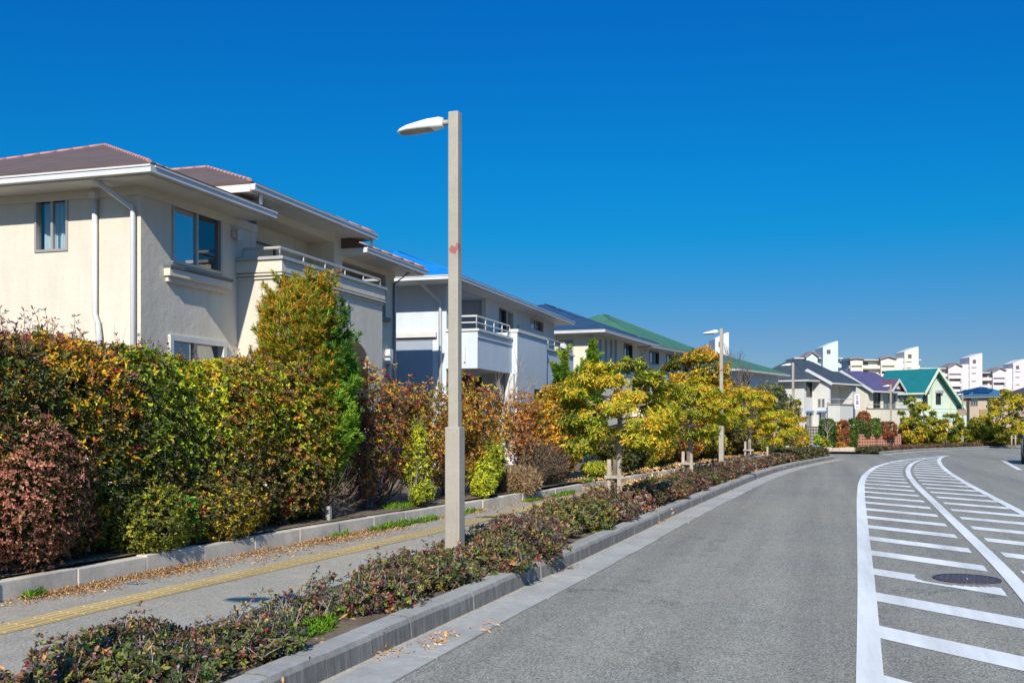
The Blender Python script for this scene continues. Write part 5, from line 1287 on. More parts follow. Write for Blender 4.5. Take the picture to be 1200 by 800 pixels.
mb = MB(); mb.tube([P3(O,D,N,-.05,-1.3,ze-.7), P3(O,D,N,-.3,-1.3,ze-.62)], [.02, .02], 6); mb.tube([P3(O,D,N,-.28,-1.3,ze-.62), P3(O,D,N,-.36,-1.25,ze-.60)], [.03, .13], 12); mb.build('satellite_dish', MT['whitemetal'], h)
mb = MB(); E_.box(mb, E_.t(741.5), Lf, 0, .5, zb, 3.3); mb.build('bay', CREAM3, h)
# house 4: green roof
GREY4 = stucco('grey stucco', (.56, .545, .51)); GREEN = roofing('green tile', (.055, .155, .09), .09, .2, .6)
H = house('grey_house', 'grey two storey house under a broad green hip roof, nearer of two green ones', 'house', 752, 50.9, math.radians(11.7), 816, 0, 0, GREEN, GREY4, depth_=7.5)
h, O, D, N, S, E_, Lf, Ls, zb = H; ze = zat(404, 50.2)
hw_ = [(E_.t(a), E_.t(b), E_.z(a, c), E_.z(a, d_)) for a, b, c, d_ in ((761, 772, 426, 411), (781, 791, 434, 415), (797.5, 806, 436, 417))]
shellwalls(*H, ze-.1, GREY4, [], hw_)
for r_ in hw_: window(h, E_, r_, 2, 'darkframe', ['glassblue', 'glassdark'], 'curtain', curt=(0, .5), **kw)
hip_roof(h, O, D, N, -.6, Lf+.6, -Ls-.6, .6, ze, .47, GREEN, ridge=GREEN, gutters='ad', cap=.03, trim='greymetal', gut='greymetal')
mb = MB(); E_.box(mb, E_.t(766), Lf, .003, .45, 3.25, 4.0); mb.build('balcony', stucco('bluish stucco', (.28, .32, .38)), h)
pipe(h, [P3(O,D,N,-.45,.5,ze-.05), P3(O,D,N,-.05,.06,ze-.5), P3(O,D,N,-.05,.06,zb+.2)], .05)
# house 5: second green roof
H = house('white_house', 'white house under a green hip roof, mostly hidden by the golden tree', 'house', 861, 67.5, math.radians(15.8), 912, 0, 0, GREEN, WHITE2, depth_=6.5)
h, O, D, N, S, E_, Lf, Ls, zb = H; ze = zat(432, 66.75)
he = [(E_.t(870), E_.t(878), E_.z(874, 452), E_.z(874, 438))]
shellwalls(*H, ze-.1, WHITE2, [], he); window(h, E_, he[0], 2, 'darkframe', 'glassdark', None, **kw)
hip_roof(h, O, D, N, -.7, Lf+.6, -Ls-.6, .6, ze, .36, GREEN, ridge=GREEN, gutters='ad', cap=.03)
# house 6: navy roof with cross gable and balcony
OFFW = stucco('warm white stucco', (0.602, 0.587, 0.545)); SLATE = roofing('dark slate', (.045, .06, .075), .09, .3, .7)
H = house('white_house', 'white house with dark slate roof, small gable and boxy balcony across the side street', 'house', 972, 76, math.radians(25), 1003, 897, 0, SLATE, OFFW)
h, O, D, N, S, E_, Lf, Ls, zb = H; ze = zat(447, 76)
def gable_wing(h, O, D, N, b0, b1, a0, a1, z, slope, roofm, wallm, over=.25, barge='offwhite'):
    """gable whose ridge runs along D from a0 (front, lit) back to a1 between offsets b0..b1"""
    c = (b0+b1)/2; hh = (b1-b0)/2; zp = z+hh*slope; Q = lambda a, b, zz: P3(O, D, N, a, b, zz)
    mb = MB(); e = over; th = .1; ez = e*slope
    for s_ in (-1, 1):
        bb = c+s_*(hh+e)
        mb.poly([Q(a0-.25, c, zp+th), Q(a1, c, zp+th), Q(a1, bb, z-ez+th), Q(a0-.25, bb, z-ez+th)]); mb.poly([Q(a0-.25, c, zp+.01), Q(a1, c, zp+.01), Q(a1, bb, z-ez+.01), Q(a0-.25, bb, z-ez+.01)])
        mb.poly([Q(a0-.25, bb, z-ez+.01), Q(a1, bb, z-ez+.01), Q(a1, bb, z-ez+th), Q(a0-.25, bb, z-ez+th)])
    rf = mb.build('roof', roofm, h)
    mb = MB()
    for s_ in (-1, 1):
        bb = c+s_*(hh+e)
        mb.hexa([Q(a0-.30, c, zp-.12), Q(a0-.252, c, zp-.12), Q(a0-.252, bb, z-ez-.12), Q(a0-.30, bb, z-ez-.12), Q(a0-.30, c, zp+th+.02), Q(a0-.252, c, zp+th+.02), Q(a0-.252, bb, z-ez+th+.02), Q(a0-.30, bb, z-ez+th+.02)])
        mb.obox(O, D, N, a0-.25, a1, *sorted((bb+s_*.0, bb+s_*.07)), z-ez-.03, z-ez+.08)
    mb.build('bargeboard', MT[barge], rf)
    mb = MB(); mb.poly([Q(a0, b0, z), Q(a0, b1, z), Q(a0, c, zp)]); mb.build('gable_wall', wallm, h)

ws = [(S.t(962), S.t(958.5), S.z(960, 477), S.z(960, 467)), (S.t(966.5), S.t(963), S.z(965, 477), S.z(965, 467)), (S.t(968), S.t(959.5), S.z(964, 500), S.z(964, 483))]
dr = (.35, 1.35, 2.55, 4.35)
shellwalls(h, O, D, N, Face(O, (-N[0], -N[1]), (-D[0], -D[1]), 3.2), E_, Lf, 3.2, zb, ze-.02, OFFW, ws, [(.2, Lf-.6, 2.45, ze-.25, 0)])
for r_ in ws[:2]: window(h, S, r_, 1, 'frame', 'glass', 'curtain', fw=.04, recess=.05)
BLA = plain('blue awning', (.12, .25, .42))
r_ = ws[2]; window(h, S, r_, 1, 'frame', 'glass', 'curtain', back='shadetone', fw=.04, recess=.05); mb = MB(); S.box(mb, r_[0]-.05, r_[1]+.05, .003, .18, r_[3], r_[3]+.12); mb.build('awning', BLA, h)
room(h, E_, .203, Lf-.603, 2.45, ze-.26, 1.0, OFFW); lf_ = Face(P3(O,D,N,0,-.99,0)[:2], D, N, 5); window(h, lf_, dr, 2, 'darkframe', 'glassdark', 'curtain', curt=(.5, 1), name='balcony_door')
gable_wing(h, O, D, N, -3.2, 0, 0, Lf+.5, ze, .55, SLATE, OFFW, over=.3)
# front wing on the left under a hipped roof
bw2 = S.t(953); O2 = P3(O,D,N,-1.5,-bw2,0)[:2]; S2 = Face(O2, (-N[0], -N[1]), (-D[0], -D[1]), 3.9); E2 = Face(O2, D, N, 1.5)
zk = ze+.02; w6 = (.35, 1.3, E2.z(948, 465), E2.z(948, 447)); v6 = (.3, 1.25, E2.z(949, 500), E2.z(949, 483)); u6 = (1.3, 2.5, 2.6, 3.8)
mb = MB(); S2.wall(mb, zb, zk, [u6]); E2.wall(mb, zb, zk, [w6, v6]); Face(P3(O2,D,N,0,-3.9,0)[:2], D, (-N[0],-N[1]), 6).wall(mb, zb, zk); mb.build('wing_wall', OFFW, h, weld=True)
window(h, E2, w6, 1, 'darkframe', 'glassdark', None, **kw); window(h, E2, v6, 1, 'frame', 'glass', 'curtain', back='shadetone', **kw); window(h, S2, u6, 2, 'frame', 'glass', 'curtain', **kw)
mb = MB(); E2.box(mb, v6[0]-.05, v6[1]+.05, .003, .18, v6[3], v6[3]+.12); mb.build('awning', BLA, h)
hip_roof(h, O2, D, N, -.5, 7.5, -4.4, .5, zk+.10, .66, SLATE, ridge=SLATE, gutters='ad', cap=.035)
mb = MB()
mb.obox(O, D, N, -.3, 2.0, .003, .95, 1.35, 2.9); mb.build('balcony', OFFW, h)
mb = MB(); mb.obox(O, D, N, -.36, 2.06, .003, 1.01, 2.903, 2.98); mb.build('balcony_coping', MT['frame'], h)
rail(h, [P3(O,D,N,-.3,.05,0), P3(O,D,N,-.3,.9,0), P3(O,D,N,2.0,.9,0)], 2.98, .35, 'greymetal', .8, 1, .02)
mb = MB(); mb.obox(O, D, N, -.1, 2.4, .003, .8, zb, 1.1); mb.build('porch_shade', MT['shadetone'], h)  # dark block standing in for the shade under the balcony
O6, D6, N6 = O, D, N
# house 7: purple roof
CREAM7 = stucco('yellowish stucco', (.70, .64, .50)); PURPLE = roofing('purple slate', (.085, .075, .155), .09, .25, .65)
H = house('cream_house', 'cream gabled house with purple roof between the slate roofed and the teal roofed ones', 'house', 1017, 84, math.radians(30), 1052, 960, 0, PURPLE, CREAM7)
h, O, D, N, S, E_, Lf, Ls, zb = H; ze = zat(453, 84)
hE = [(.9, 2.1, 2.5, ze-.45), (2.6, Lf-.3, 2.5, ze-.5)]
shellwalls(*H, ze, CREAM7, [], hE)
window(h, E_, hE[0], 2, 'darkframe', ['glassdark', 'glassdark'], 'curtain', curt=(0, .3), **kw); window(h, E_, hE[1], 2, 'frame', 'glass', 'curtain', **kw)
gable_wing(h, O, D, N, -Ls, 0, 0, Lf+.4, ze-.05, .62, PURPLE, CREAM7, over=.6)
gable_wing(h, P3(O,D,N,Lf-2.2,.5,0)[:2], (-N[0],-N[1]), D, 0, 1.9, 0, 2.2, ze-.1, .75, roofing('plum slate', (.13, .06, .10), .09), CREAM7, over=.25)
mb = MB(); mb.obox(O, D, N, -.25, Lf+.05, .003, 1.25, .95, 2.7); mb.build('balcony', CREAM7, h)
mb = MB(); mb.obox(O, D, N, -.3, Lf+.1, .003, 1.3, 2.703, 2.78); mb.build('balcony_coping', MT['frame'], h)
rail(h, [P3(O,D,N,-.25,.1,0), P3(O,D,N,-.25,1.2,0), P3(O,D,N,Lf,1.2,0)], 2.78, .3, 'greymetal', .9, 1, .02)
mb = MB(); mb.obox(O, D, N, .2, Lf-.3, .003, .9, zb, .9); mb.build('porch_shade', MT['shadetone'], h)  # shade below the balcony, given as a dark block
mb = MB(); mb.obox(O, D, N, Lf-.9, Lf-.05, .1, 1.6, zb, 1.3); mb.build('porch_pier', CREAM7, h)
# house 8: teal roof, mint walls with a tall street gable
MINT = stucco('mint stucco', (.60, .68, .56), .06); TEAL = roofing('teal slate', (.010, .145, .155), .09, .15, .6)
H = house('mint_house', 'pale mint house with teal roof and a tall timbered gable facing the road', 'house', 1079, 90, math.radians(35), 1121, 1030, 0, TEAL, MINT)
h, O, D, N, S, E_, Lf, Ls, zb = H; ze = zat(458, 90)
hE = [(E_.t(1081.5), E_.t(1087), E_.z(1084, 474), E_.z(1084, 459)), (E_.t(1096.5), E_.t(1102.5), E_.z(1100, 474), E_.z(1100, 461))]
hS = [(S.t(1063), S.t(1053), S.z(1058, 471), S.z(1058, 459))]
shellwalls(*H, ze-.02, MINT, hS, hE)
for r_ in hE: window(h, E_, r_, 2, 'darkframe', 'glassdark', 'curtain', curt=(0, .4), **kw); mb = MB(); E_.box(mb, r_[0]-.1, r_[1]+.1, .003, .25, r_[3]+.05, r_[3]+.3); mb.build('shutter_box', MT['greymetal'], h)
window(h, S, hS[0], 2, 'frame', 'glass', 'curtain', **kw)
# ridge along -N: gable on the street side
pk_a = E_.t(1093); zp = zat(433, depth(*P3(O,D,N,pk_a,.5,0)[:2])); a_lo = E_.t(1125); z_lo = zat(480, depth(*P3(O,D,N,a_lo,.5,0)[:2]))
Q = lambda a, b, z: P3(O, D, N, a, b, z)
zl = zp-(zp-ze)*1.12; al = -.4*(1); 
mb = MB(); th = .12; al = -pk_a*.12
for (a_e, z_e2) in ((al, zl), (a_lo, z_lo)):
    for dz in (0, th): mb.poly([Q(pk_a, .55, zp+dz), Q(pk_a, -Ls-.5, zp+dz), Q(a_e, -Ls-.5, z_e2+dz), Q(a_e, .55, z_e2+dz)])
    mb.poly([Q(a_e, .55, z_e2), Q(a_e, -Ls-.5, z_e2), Q(a_e, -Ls-.5, z_e2+th), Q(a_e, .55, z_e2+th)])
rf = mb.build('roof', TEAL, h)
mb = MB()
for (a_e, z_e2) in ((al, zl), (a_lo, z_lo)):
    mb.hexa([Q(pk_a,.552,zp-.15),Q(a_e,.552,z_e2-.15),Q(a_e,.62,z_e2-.15),Q(pk_a,.62,zp-.15),Q(pk_a,.552,zp+th+.03),Q(a_e,.552,z_e2+th+.03),Q(a_e,.62,z_e2+th+.03),Q(pk_a,.62,zp+th+.03)])
mb.obox(O, D, N, al-.09, al-.01, -Ls-.4, .5, zl-.08, zl+.08)
mb.build('bargeboard', plain('pale green trim', (.62, .68, .50)), rf)
mb = MB(); mb.poly([Q(0, 0, ze-.02), Q(Lf, 0, ze-.02), Q(Lf, 0, zp-(zp-z_lo)*(Lf-pk_a)/(a_lo-pk_a)), Q(pk_a, 0, zp)]); mb.build('gable_wall', MINT, h)
mb = MB()
for px in (1091, 1113): a_ = E_.t(px); E_.box(mb, a_-.11, a_+.11, .003, .05, 1.8, zp-.9 if px < 1100 else ze-1.0)
mb.build('timber_strip', plain('lime trim', (.50, .56, .30)), h)
mb = MB(); E_.box(mb, .3, Lf, .003, .95, .75, 2.25); mb.build('balcony', MINT, h)
rail(h, [Q(.3, .9, 0), Q(Lf, .9, 0)], 2.25, .55, 'greymetal', .5, 2, .02)
mb = MB(); E_.box(mb, .3, Lf, .003, .3, zb, .7); mb.build('porch_shade', MT['shadetone'], h)  # dark block in place of the shade beneath the balcony
# house 9: blue roof with solar panels, tan walls
TANW = stucco('tan stucco', (.66, .51, .37)); BLUE9 = roofing('steel blue roof', (.05, .14, .24), .1, .15, .5)
H = house('tan_house', 'tan house with steel blue hip roof carrying dark solar panels', 'house', 1161, 100, math.radians(36), 1184, 1112, 0, BLUE9, TANW)
h, O, D, N, S, E_, Lf, Ls, zb = H; ze = zat(464, 100)
Lf = max(Lf, 4.0); H = (h, O, D, N, S, Face(O, D, N, Lf), Lf, Ls, zb); E_ = H[5]
hS = [(S.t(1146), S.t(1137), S.z(1140, 475.5), S.z(1140, 463.5+1)), ]; hE = [(E_.t(1165), E_.t(1167.5), E_.z(1166, 476), E_.z(1166, 465)), (E_.t(1169), E_.t(1171.5), E_.z(1170, 476), E_.z(1170, 465))]
shellwalls(*H, ze-.1, TANW, hS, hE)
window(h, S, hS[0], 3, 'frame', 'glassblue', 'curtain', **kw)
for r_ in hE: window(h, E_, r_, 1, 'frame', 'glassblue', None, fw=.04, recess=.05)
rf = hip_roof(h, O, D, N, -.3, Lf+.9, -Ls-.7, .6, ze, .36, BLUE9, ridge=BLUE9, gutters='ad', cap=.03, trim='frame', gut=None)
PAN = plain('solar cell', (.012, .03, .075), .15, .2)
def panel(a, b0, b1, k0, k1):
    mb = MB(); P = []
    for (b, k) in ((b0, k0), (b1, k0), (b1, k1), (b0, k1)): P.append((O[0]+D[0]*(-.3+k)+N[0]*b, O[1]+D[1]*(-.3+k)+N[1]*b, ze+.07+k*.36))
    mb.hexa([(p[0], p[1], p[2]+.05) for p in P]+[(p[0], p[1], p[2]+.10) for p in P]); mb.build('solar_panel', PAN, h)
panel(0, -Ls+.3, -Ls+2.0, .35, 1.0); panel(0, -Ls+.9, -Ls+2.3, 1.1, 1.6); panel(0, -1.9, -.3, .5, 1.5); panel(0, -2.6, -1.2, 1.55, 2.05)
mb = MB(); 
for px in (1135, 1160): a_ = S.t(px); S.box(mb, a_-.12, a_+.12, .003, .1, zb, ze-.1)
mb.build('downpipe', MT['darkframe'], h)
mb = MB(); OCH = plain('ochre tile', (.45, .29, .13), var=.25, scale=12); S.box(mb, S.t(1133), S.t(1121), .003, .05, 1.2, 2.9); mb.build('tile_panel', OCH, h); mb = MB(); S.box(mb, S.t(1158), S.t(1148), .003, .05, 1.2, 2.9); mb.build('tile_panel', OCH, h)
# house 10: dark plum roof at the right edge
H = house('dark_roofed_house', 'house with a dark plum hip roof behind the big tree at the right edge', 'house', 1212, 112, math.radians(50), 1240, 1172, 0, SLATE, TANW)
h, O, D, N, S, E_, Lf, Ls, zb = H; ze = zat(466, 112)
hS = [(Ls*.45, Ls*.7, 2.6, 3.8)]
shellwalls(h, O, D, N, S, Face(O, D, N, 7), 7, Ls, zb, ze-.1, TANW, hS, []); window(h, S, hS[0], 2, 'frame', 'glassdark', None, **kw)
hip_roof(h, O, D, N, -.6, 7.6, -Ls-.6, .6, ze, .50, roofing('plum slate roof', (.07, .055, .075), .1), ridge=SLATE, gutters='', cap=.035)

# ------------------------------------------------------------------ apartment blocks on the skyline
def apartment(label, d, px0, px1, py_roof, gables, tower, wallm, cyl=None, name='apartment_block'):
    R = (CS, SN); Fw = (-SN, CS); O = at(px0, d); m = d/FPX; zb = -.72
    root = thing(name, label, 'apartment building', (O[0], O[1], zb), TH)
    L = (px1-px0)*m; zr = zat(py_roof, d)
    Nn = (-Fw[0], -Fw[1])                                  # towards the street
    F = Face(O, R, Nn, L)
    mb = MB(); F.box(mb, 0, L, -11, -1.6, zb, zr-.3); mb.build('wall', wallm, root)
    mb = MB(); F.box(mb, -.4, L+.4, -11.4, .3, zr-.3, zr); mb.build('roof_slab', MT['offwhite'], root)
    nfl = min(5, int((zr-zb)/2.9))
    for k in range(nfl):
        z1 = zr-.3-2.9*k
        FB = MB(); F.box(FB, 0, L, -1.6, .05, z1-2.9, z1-2.9+1.15); FB.build('balcony', wallm, root)
        n = max(2, int(L/3.6))
        for i in range(n):
            x = L*(i+.5)/n
            if any((g[0]-px0)*m-1 < x < (g[1]-px0)*m+1 for g in gables) or (tower[0]-px0)*m-1 < x < (tower[1]-px0)*m+1: continue
            DK = MB(); F.box(DK, x-1.2, x+1.0, -1.597, -1.5, z1-2.7, z1-.55); DK.build('window', MT['shadetone'], root)
    for g0, g1, py in gables:
        a0, a1 = (g0-px0)*m, (g1-px0)*m; zp = zat(py, d); zl = zr-.1; c = (a0+a1)/2
        mb = MB(); q = lambda a, b, z: P3(O, R, Nn, a, b, z)
        for (e0, e1) in ((a0-.5, c), (c, a1+.5)):
            z0, z1 = (zl, zp) if e1 == c else (zp, zl)
            mb.hexa([q(e0,1.6,z0),q(e1,1.6,z1),q(e1,-7,z1),q(e0,-7,z0),q(e0,1.6,z0+.45),q(e1,1.6,z1+.45),q(e1,-7,z1+.45),q(e0,-7,z0+.45)])
        gb = mb.build('gable_roof', GROOF, root)
        mb = MB(); mb.poly([q(a0,.9,zl-.02),q(a1,.9,zl-.02),q(c,.9,zp-.05)]); F.box(mb, a0, a1, .06, .9, zl-2.0, zl-.02)
        for k in range(nfl):
            z1 = zr-2.0-2.9*k
            F.box(mb, a0, a1, .06, 1.1, z1-2.0, z1-.9); F.box(mb, a0, a0+.3, .06, 1.0, z1-.9, z1+.9); F.box(mb, a1-.3, a1, .06, 1.0, z1-.9, z1+.9)
        mb.build('gable_bay', wallm, root)
    t0, t1, pl_, pr = tower
    a0, a1 = (t0-px0)*m, (t1-px0)*m; zl_, zr_ = zat(pl_, d), zat(pr, d); q = lambda a, b, z: P3(O, R, Nn, a, b, z)
    mb = MB(); mb.hexa([q(a0,2.2,zb),q(a1,2.2,zb),q(a1,-6,zb),q(a0,-6,zb),q(a0,2.2,zl_),q(a1-.9*m*2,2.2,zr_),q(a1-.9*m*2,-6,zr_),q(a0,-6,zl_)])
    mb.hexa([q(a1-.9*m*2,2.18,zb),q(a1,2.18,zb),q(a1,-6,zb),q(a1-.9*m*2,-6,zb),q(a1-.9*m*2,2.18,zr_-.03),q(a1,2.18,zr_-.05),q(a1,-6,zr_-.05),q(a1-.9*m*2,-6,zr_-.03)])
    tw = mb.build('stair_tower', wallm, root)
    mb = MB(); F.box(mb, a0+(a1-a0)*.25, a0+(a1-a0)*.25+1.2, 2.203, 2.3, zl_-2.2, zl_-.9); mb.build('window', MT['shadetone'], tw)
    if cyl:
        a, pyc = (cyl[0]-px0)*m, cyl[1]; zc = zat(pyc, d); mb = MB(); c = q(a, .5, 0)
        mb.tube([(c[0], c[1], zb), (c[0], c[1], zc)], 1.5, 16); mb.build('stair_drum', wallm, root)
        mb = MB(); c2 = q((cyl[2]-px0)*m, .2, 0)
        for k in range(5):
            z = zc-2.4-2.9*k; mb.tube([(c2[0], c2[1], z-1.1), (c2[0], c2[1], z)], 2.2, 16)
        mb.tube([(c2[0], c2[1], zc-1.2), (c2[0], c2[1], zc+.3)], [2.4, .3], 16)
        mb.build('round_balcony', wallm, root)
        mb = MB(); mb.tube([(c2[0], c2[1], zb), (c2[0], c2[1], zc-1.2)], 1.7, 12); mb.build('balcony_recess', MT['shadetone'], root)
    return root
GROOF = plain('brownish gable roof', (.22, .17, .17), .7)
AW = plain('apartment render', (0.602, 0.564, 0.489), .8, var=.06); AL = plain('lilac apartment render', (0.564, 0.517, 0.517), .8, var=.06); AT = plain('pale teal apartment render', (.49, .56, .57), .8, var=.06); AWH = plain('white apartment render', (0.545, 0.564, 0.583), .8, var=.05)
apartment('distant white block with a slanted stair tower peeking over the green roof', 260, 829, 862, 424, [], (836, 852, 397, 390), AWH)
apartment('distant pale teal apartment block with a tall slanted tower, above the slate roof', 330, 932, 986, 419, [(944, 957, 413)], (962, 979.5, 407, 400), AT)
apartment('distant cream apartment block with gables and slanted tower, above the purple roof', 350, 995, 1078, 421, [(995.5, 1010, 420.5), (1031, 1048, 418.5)], (1057, 1073.5, 412.5, 406.5), AW, (1053, 420, 1062))
apartment('distant lilac apartment block with gable and slanted tower, above the teal roof', 380, 1078, 1149, 431, [(1110, 1127, 426)], (1133, 1148, 419, 414), AL, (1129.5, 427, 1138))
apartment('distant lilac apartment block with slanted tower, rightmost on the skyline', 395, 1149.5, 1215, 436, [(1162, 1179, 431.5)], (1184, 1197, 426, 421), AL, (1180.5, 432, 1189))
# ------------------------------------------------------------------ street lamps
def polemat():
    m, nt, b = mat_new('lamp post paint')
    tc = nt.nodes.new('ShaderNodeTexCoord')
    n1 = noise(nt, 2.0, 5, .7, tc.outputs['Object']); n2 = noise(nt, 9.0, 3, .6, tc.outputs['Object']); n3 = noise(nt, 70, 4, .8, tc.outputs['Object'])
    r = ramp(nt, [(.3, (.30, .265, .21)), (.7, (.385, .35, .285))]); nt.links.new(n1.outputs[0], r.inputs[0])
    r3 = ramp(nt, [(.3, (.86,)*3), (.7, (1.06,)*3)]); nt.links.new(n3.outputs[0], r3.inputs[0])
    o = mix(nt, 1.0, r.outputs[0], r3.outputs[0], 'MULTIPLY')
    # scraps of red paint on the shaft
    sp = nt.nodes.new('ShaderNodeSeparateXYZ'); nt.links.new(tc.outputs['Object'], sp.inputs[0])
    rz = ramp(nt, [(0, (0, 0, 0)), (.50, (0, 0, 0)), (.52, (.72,)*3), (.60, (.55,)*3), (.66, (.75,)*3), (.72, (1, 1, 1)), (.74, (0, 0, 0))])
    dv = nd(nt, 'ShaderNodeMath', operation='DIVIDE'); dv.inputs[1].default_value = 4.6; nt.links.new(sp.outputs[2], dv.inputs[0]); nt.links.new(dv.outputs[0], rz.inputs[0])
    mu = nd(nt, 'ShaderNodeMath', operation='MULTIPLY'); nt.links.new(n2.outputs[0], mu.inputs[0]); nt.links.new(rz.outputs[0], mu.inputs[1])
    gt = nd(nt, 'ShaderNodeMath', operation='GREATER_THAN'); gt.inputs[1].default_value = .545; nt.links.new(mu.outputs[0], gt.inputs[0])
    nt.links.new(mix(nt, gt.outputs[0], o, (.30, .10, .08)), b.inputs['Base Color'])
    b.inputs['Roughness'].default_value = .6; bump(nt, b, n3.outputs[0], .2, .003)
    return m
PM = polemat()
def lamp_proto(loc, rz, label):
    t = thing('street_lamp', label, 'street lamp', loc, rz, 'street lamps along the road')
    X = Matrix.Translation(Vector(loc)) @ Matrix.Rotation(rz, 4, 'Z')
    w = lambda p: tuple(X @ Vector(p))
    def bx(mb, x0, x1, y0, y1, z0, z1):
        mb.hexa([w(p) for p in [(x0,y0,z0),(x1,y0,z0),(x1,y1,z0),(x0,y1,z0),(x0,y0,z1),(x1,y0,z1),(x1,y1,z1),(x0,y1,z1)]])
    mb = MB(); bx(mb, -.075, .075, -.075, .075, 0, 1.56); mb.build('base_sleeve', PM, t, bevel=.012)
    mb = MB(); bx(mb, -.052, .052, -.052, .052, 1.5, 4.58); mb.build('shaft', PM, t, bevel=.012)
    mb = MB(); bx(mb, -.055, .055, -.006, .006, .35, .95); d_ = mb
    mb = MB(); bx(mb, -.05, .05, -.0785, -.0755, .35, .85); mb.build('access_hatch', PM, t)
    mb = MB(); mb.tube([w((-.05, 0, 4.49)), w((-.20, 0, 4.49))], .026, 10); mb.build('arm', PM, t)
    # head: lofted shell from the arm to the blunt tip
    secs = [(-.12, .035, 4.45, 4.54), (-.17, .060, 4.445, 4.555), (-.26, .085, 4.44, 4.548), (-.36, .105, 4.435, 4.522), (-.48, .100, 4.432, 4.496), (-.56, .070, 4.43, 4.472), (-.60, .03, 4.434, 4.452)]
    mb = MB(); rings = []
    for x, hw, zl, zh in secs:
        zm = zl+(zh-zl)*.35
        rings.append([w((x, -hw, zm)), w((x, -hw*.72, zl+(zh-zl)*.82)), w((x, 0, zh)), w((x, hw*.72, zl+(zh-zl)*.82)), w((x, hw, zm)), w((x, hw*.86, zl)), w((x, -hw*.86, zl))])
    for a, b in zip(rings[:-1], rings[1:]):
        for k in range(7): mb.poly([a[k], a[(k+1) % 7], b[(k+1) % 7], b[k]], True)
    mb.poly(rings[0]); mb.poly(rings[-1][::-1])
    hd = mb.build('head', MT['lampwhite'], t, weld=True)
    mb = MB(); R2 = []
    for x, hw, zl in ((-.24, .06, 4.439), (-.31, .082, 4.436), (-.42, .088, 4.433), (-.51, .07, 4.431), (-.565, .04, 4.43)):
        R2.append([w((x, -hw, zl)), w((x, -hw*.5, zl-.018)), w((x, hw*.5, zl-.018)), w((x, hw, zl))])
    for a, b in zip(R2[:-1], R2[1:]):
        for k in range(3): mb.poly([a[k], a[k+1], b[k+1], b[k]], True)
    mb.poly(R2[0]); mb.poly(R2[-1][::-1]); mb.build('lens', MT['lens'], hd, weld=True)
    return t
l1 = (-3.39, 9.26)
LP = lamp_proto((l1[0], l1[1], .0), math.radians(-2), 'near street lamp in the planting strip, scraps of red paint on its tall post')
l2 = (-3.10, 33.07); l3 = at(929.5, 50.2); l4 = at(1044, 72.2); l5 = at(1128, 87.5)
for (p, a, lab) in ((l2, -6, 'second street lamp, standing between the second and third street trees'), (l3, -14, 'third street lamp, at the tip of the planting strip before the side street'),
                    (l4, -22, 'fourth street lamp, in front of the brick lattice fence'), (l5, -30, 'farthest street lamp, in front of the tan house with the blue roof')):
    dup(LP, (p[0], p[1], gz(p[1])), math.radians(a), lab)
dup(LP, (-2.98, 1.55, 0), math.radians(-2), 'street lamp beside the camera, known only by the shadow of its head on the pavement')

# ------------------------------------------------------------------ beyond the side street
sw0, sw1 = ground(958, 530.5), ground(1023, 530.5)
D7 = unit(np.array([sw1[0]-sw0[0], sw1[1]-sw0[1]])); N7 = np.array([-D7[1], D7[0]])       # D7 to the right, N7 away from the viewer
L7 = float(np.hypot(sw1[0]-sw0[0], sw1[1]-sw0[1])); zb7 = gz(sw0[1])
F7 = lambda a, b: (sw0[0]+D7[0]*a+N7[0]*b, sw0[1]+D7[1]*a+N7[1]*b)
t = thing('stone_wall', 'low pale stone garden wall across the side street', 'wall', (*sw0, zb7))
mb = MB(); q = 0
while q < L7-.5:
    w_ = random.uniform(.35, .6); mb.obox(sw0, D7, N7, q+.01, q+w_, 0, .25, zb7-.1, zb7+.31+random.uniform(-.03, .03)); q += w_
mb.build('stones', concrete('pale stone', (.52, .42, .33), False, .3), t, bevel=.02)
def hlump(px, wpx, py0, py1, dist, dep=.5):
    """hedge block from image columns px+-wpx/2, rows py0..py1, at a viewing depth"""
    c = at(px, dist); return ((c[0], c[1], (zat(py0, dist)+zat(py1, dist))/2), (wpx/2*dist/FPX, dep, abs(zat(py0, dist)-zat(py1, dist))/2))
def fhedge(label, px, w_, y0, y1, d, cols, wts, dep=.5, dens=130, L=.11, W=.055, box=4, seed=0, rough=.07, name='hedge_shrub', stems=8):
    l = hlump(px, w_, y0, y1, d, dep); zb = gz(l[0][1])
    return shrub(label, [l], (l[0][0], l[0][1], zb), dens, 6, L, W, cols, wts, name=name, cat='hedge' if box else 'shrub', stems=stems, box=box, depth_=.25, rough=rough, seed=seed, freq=2.5)
HG = [(.03, .06, .012), (.06, .10, .015), (.11, .16, .018)]; HR = [(.20, .06, .025), (.28, .09, .03), (.14, .06, .03), (.08, .06, .02)]
fhedge('clipped dark green hedge behind the pale climber, left end across the side street', 970, 19, 491, 527, 63, HG, [.4, .4, .2], seed=200)
x, y = at(971, 62.3); bare('pale leafless climber spread against the clipped green hedge', (x, y, gz(y)+.45), 1.75, .6, 31, name='climber', mat='stake', r0=.045, levels=3, up=.9, cat='climber')
fhedge('narrow rust red hedge between the green ones across the side street', 987.5, 13, 492, 527, 63.2, HR+[GOLD], [.3, .3, .2, .1, .1], seed=201)
fhedge('green hedge at the left end of the brick lattice fence', 999.5, 11, 491, 524, 63.6, HG, [.3, .4, .3], seed=202)
fhedge('tall rounded rust coloured shrub under the purple roofed house', 1011.5, 18, 481, 512, 67, HR, [.35, .35, .15, .15], box=0, seed=203)
fhedge('dark green hedge above the left half of the brick lattice fence', 1012, 18, 493.5, 512, 65.5, HG+HR[2:], [.3, .3, .1, .15, .15], seed=204)
fhedge('leafy green hedge above the middle of the brick lattice fence', 1026, 11, 491, 512, 66, HG, [.2, .4, .4], seed=205)
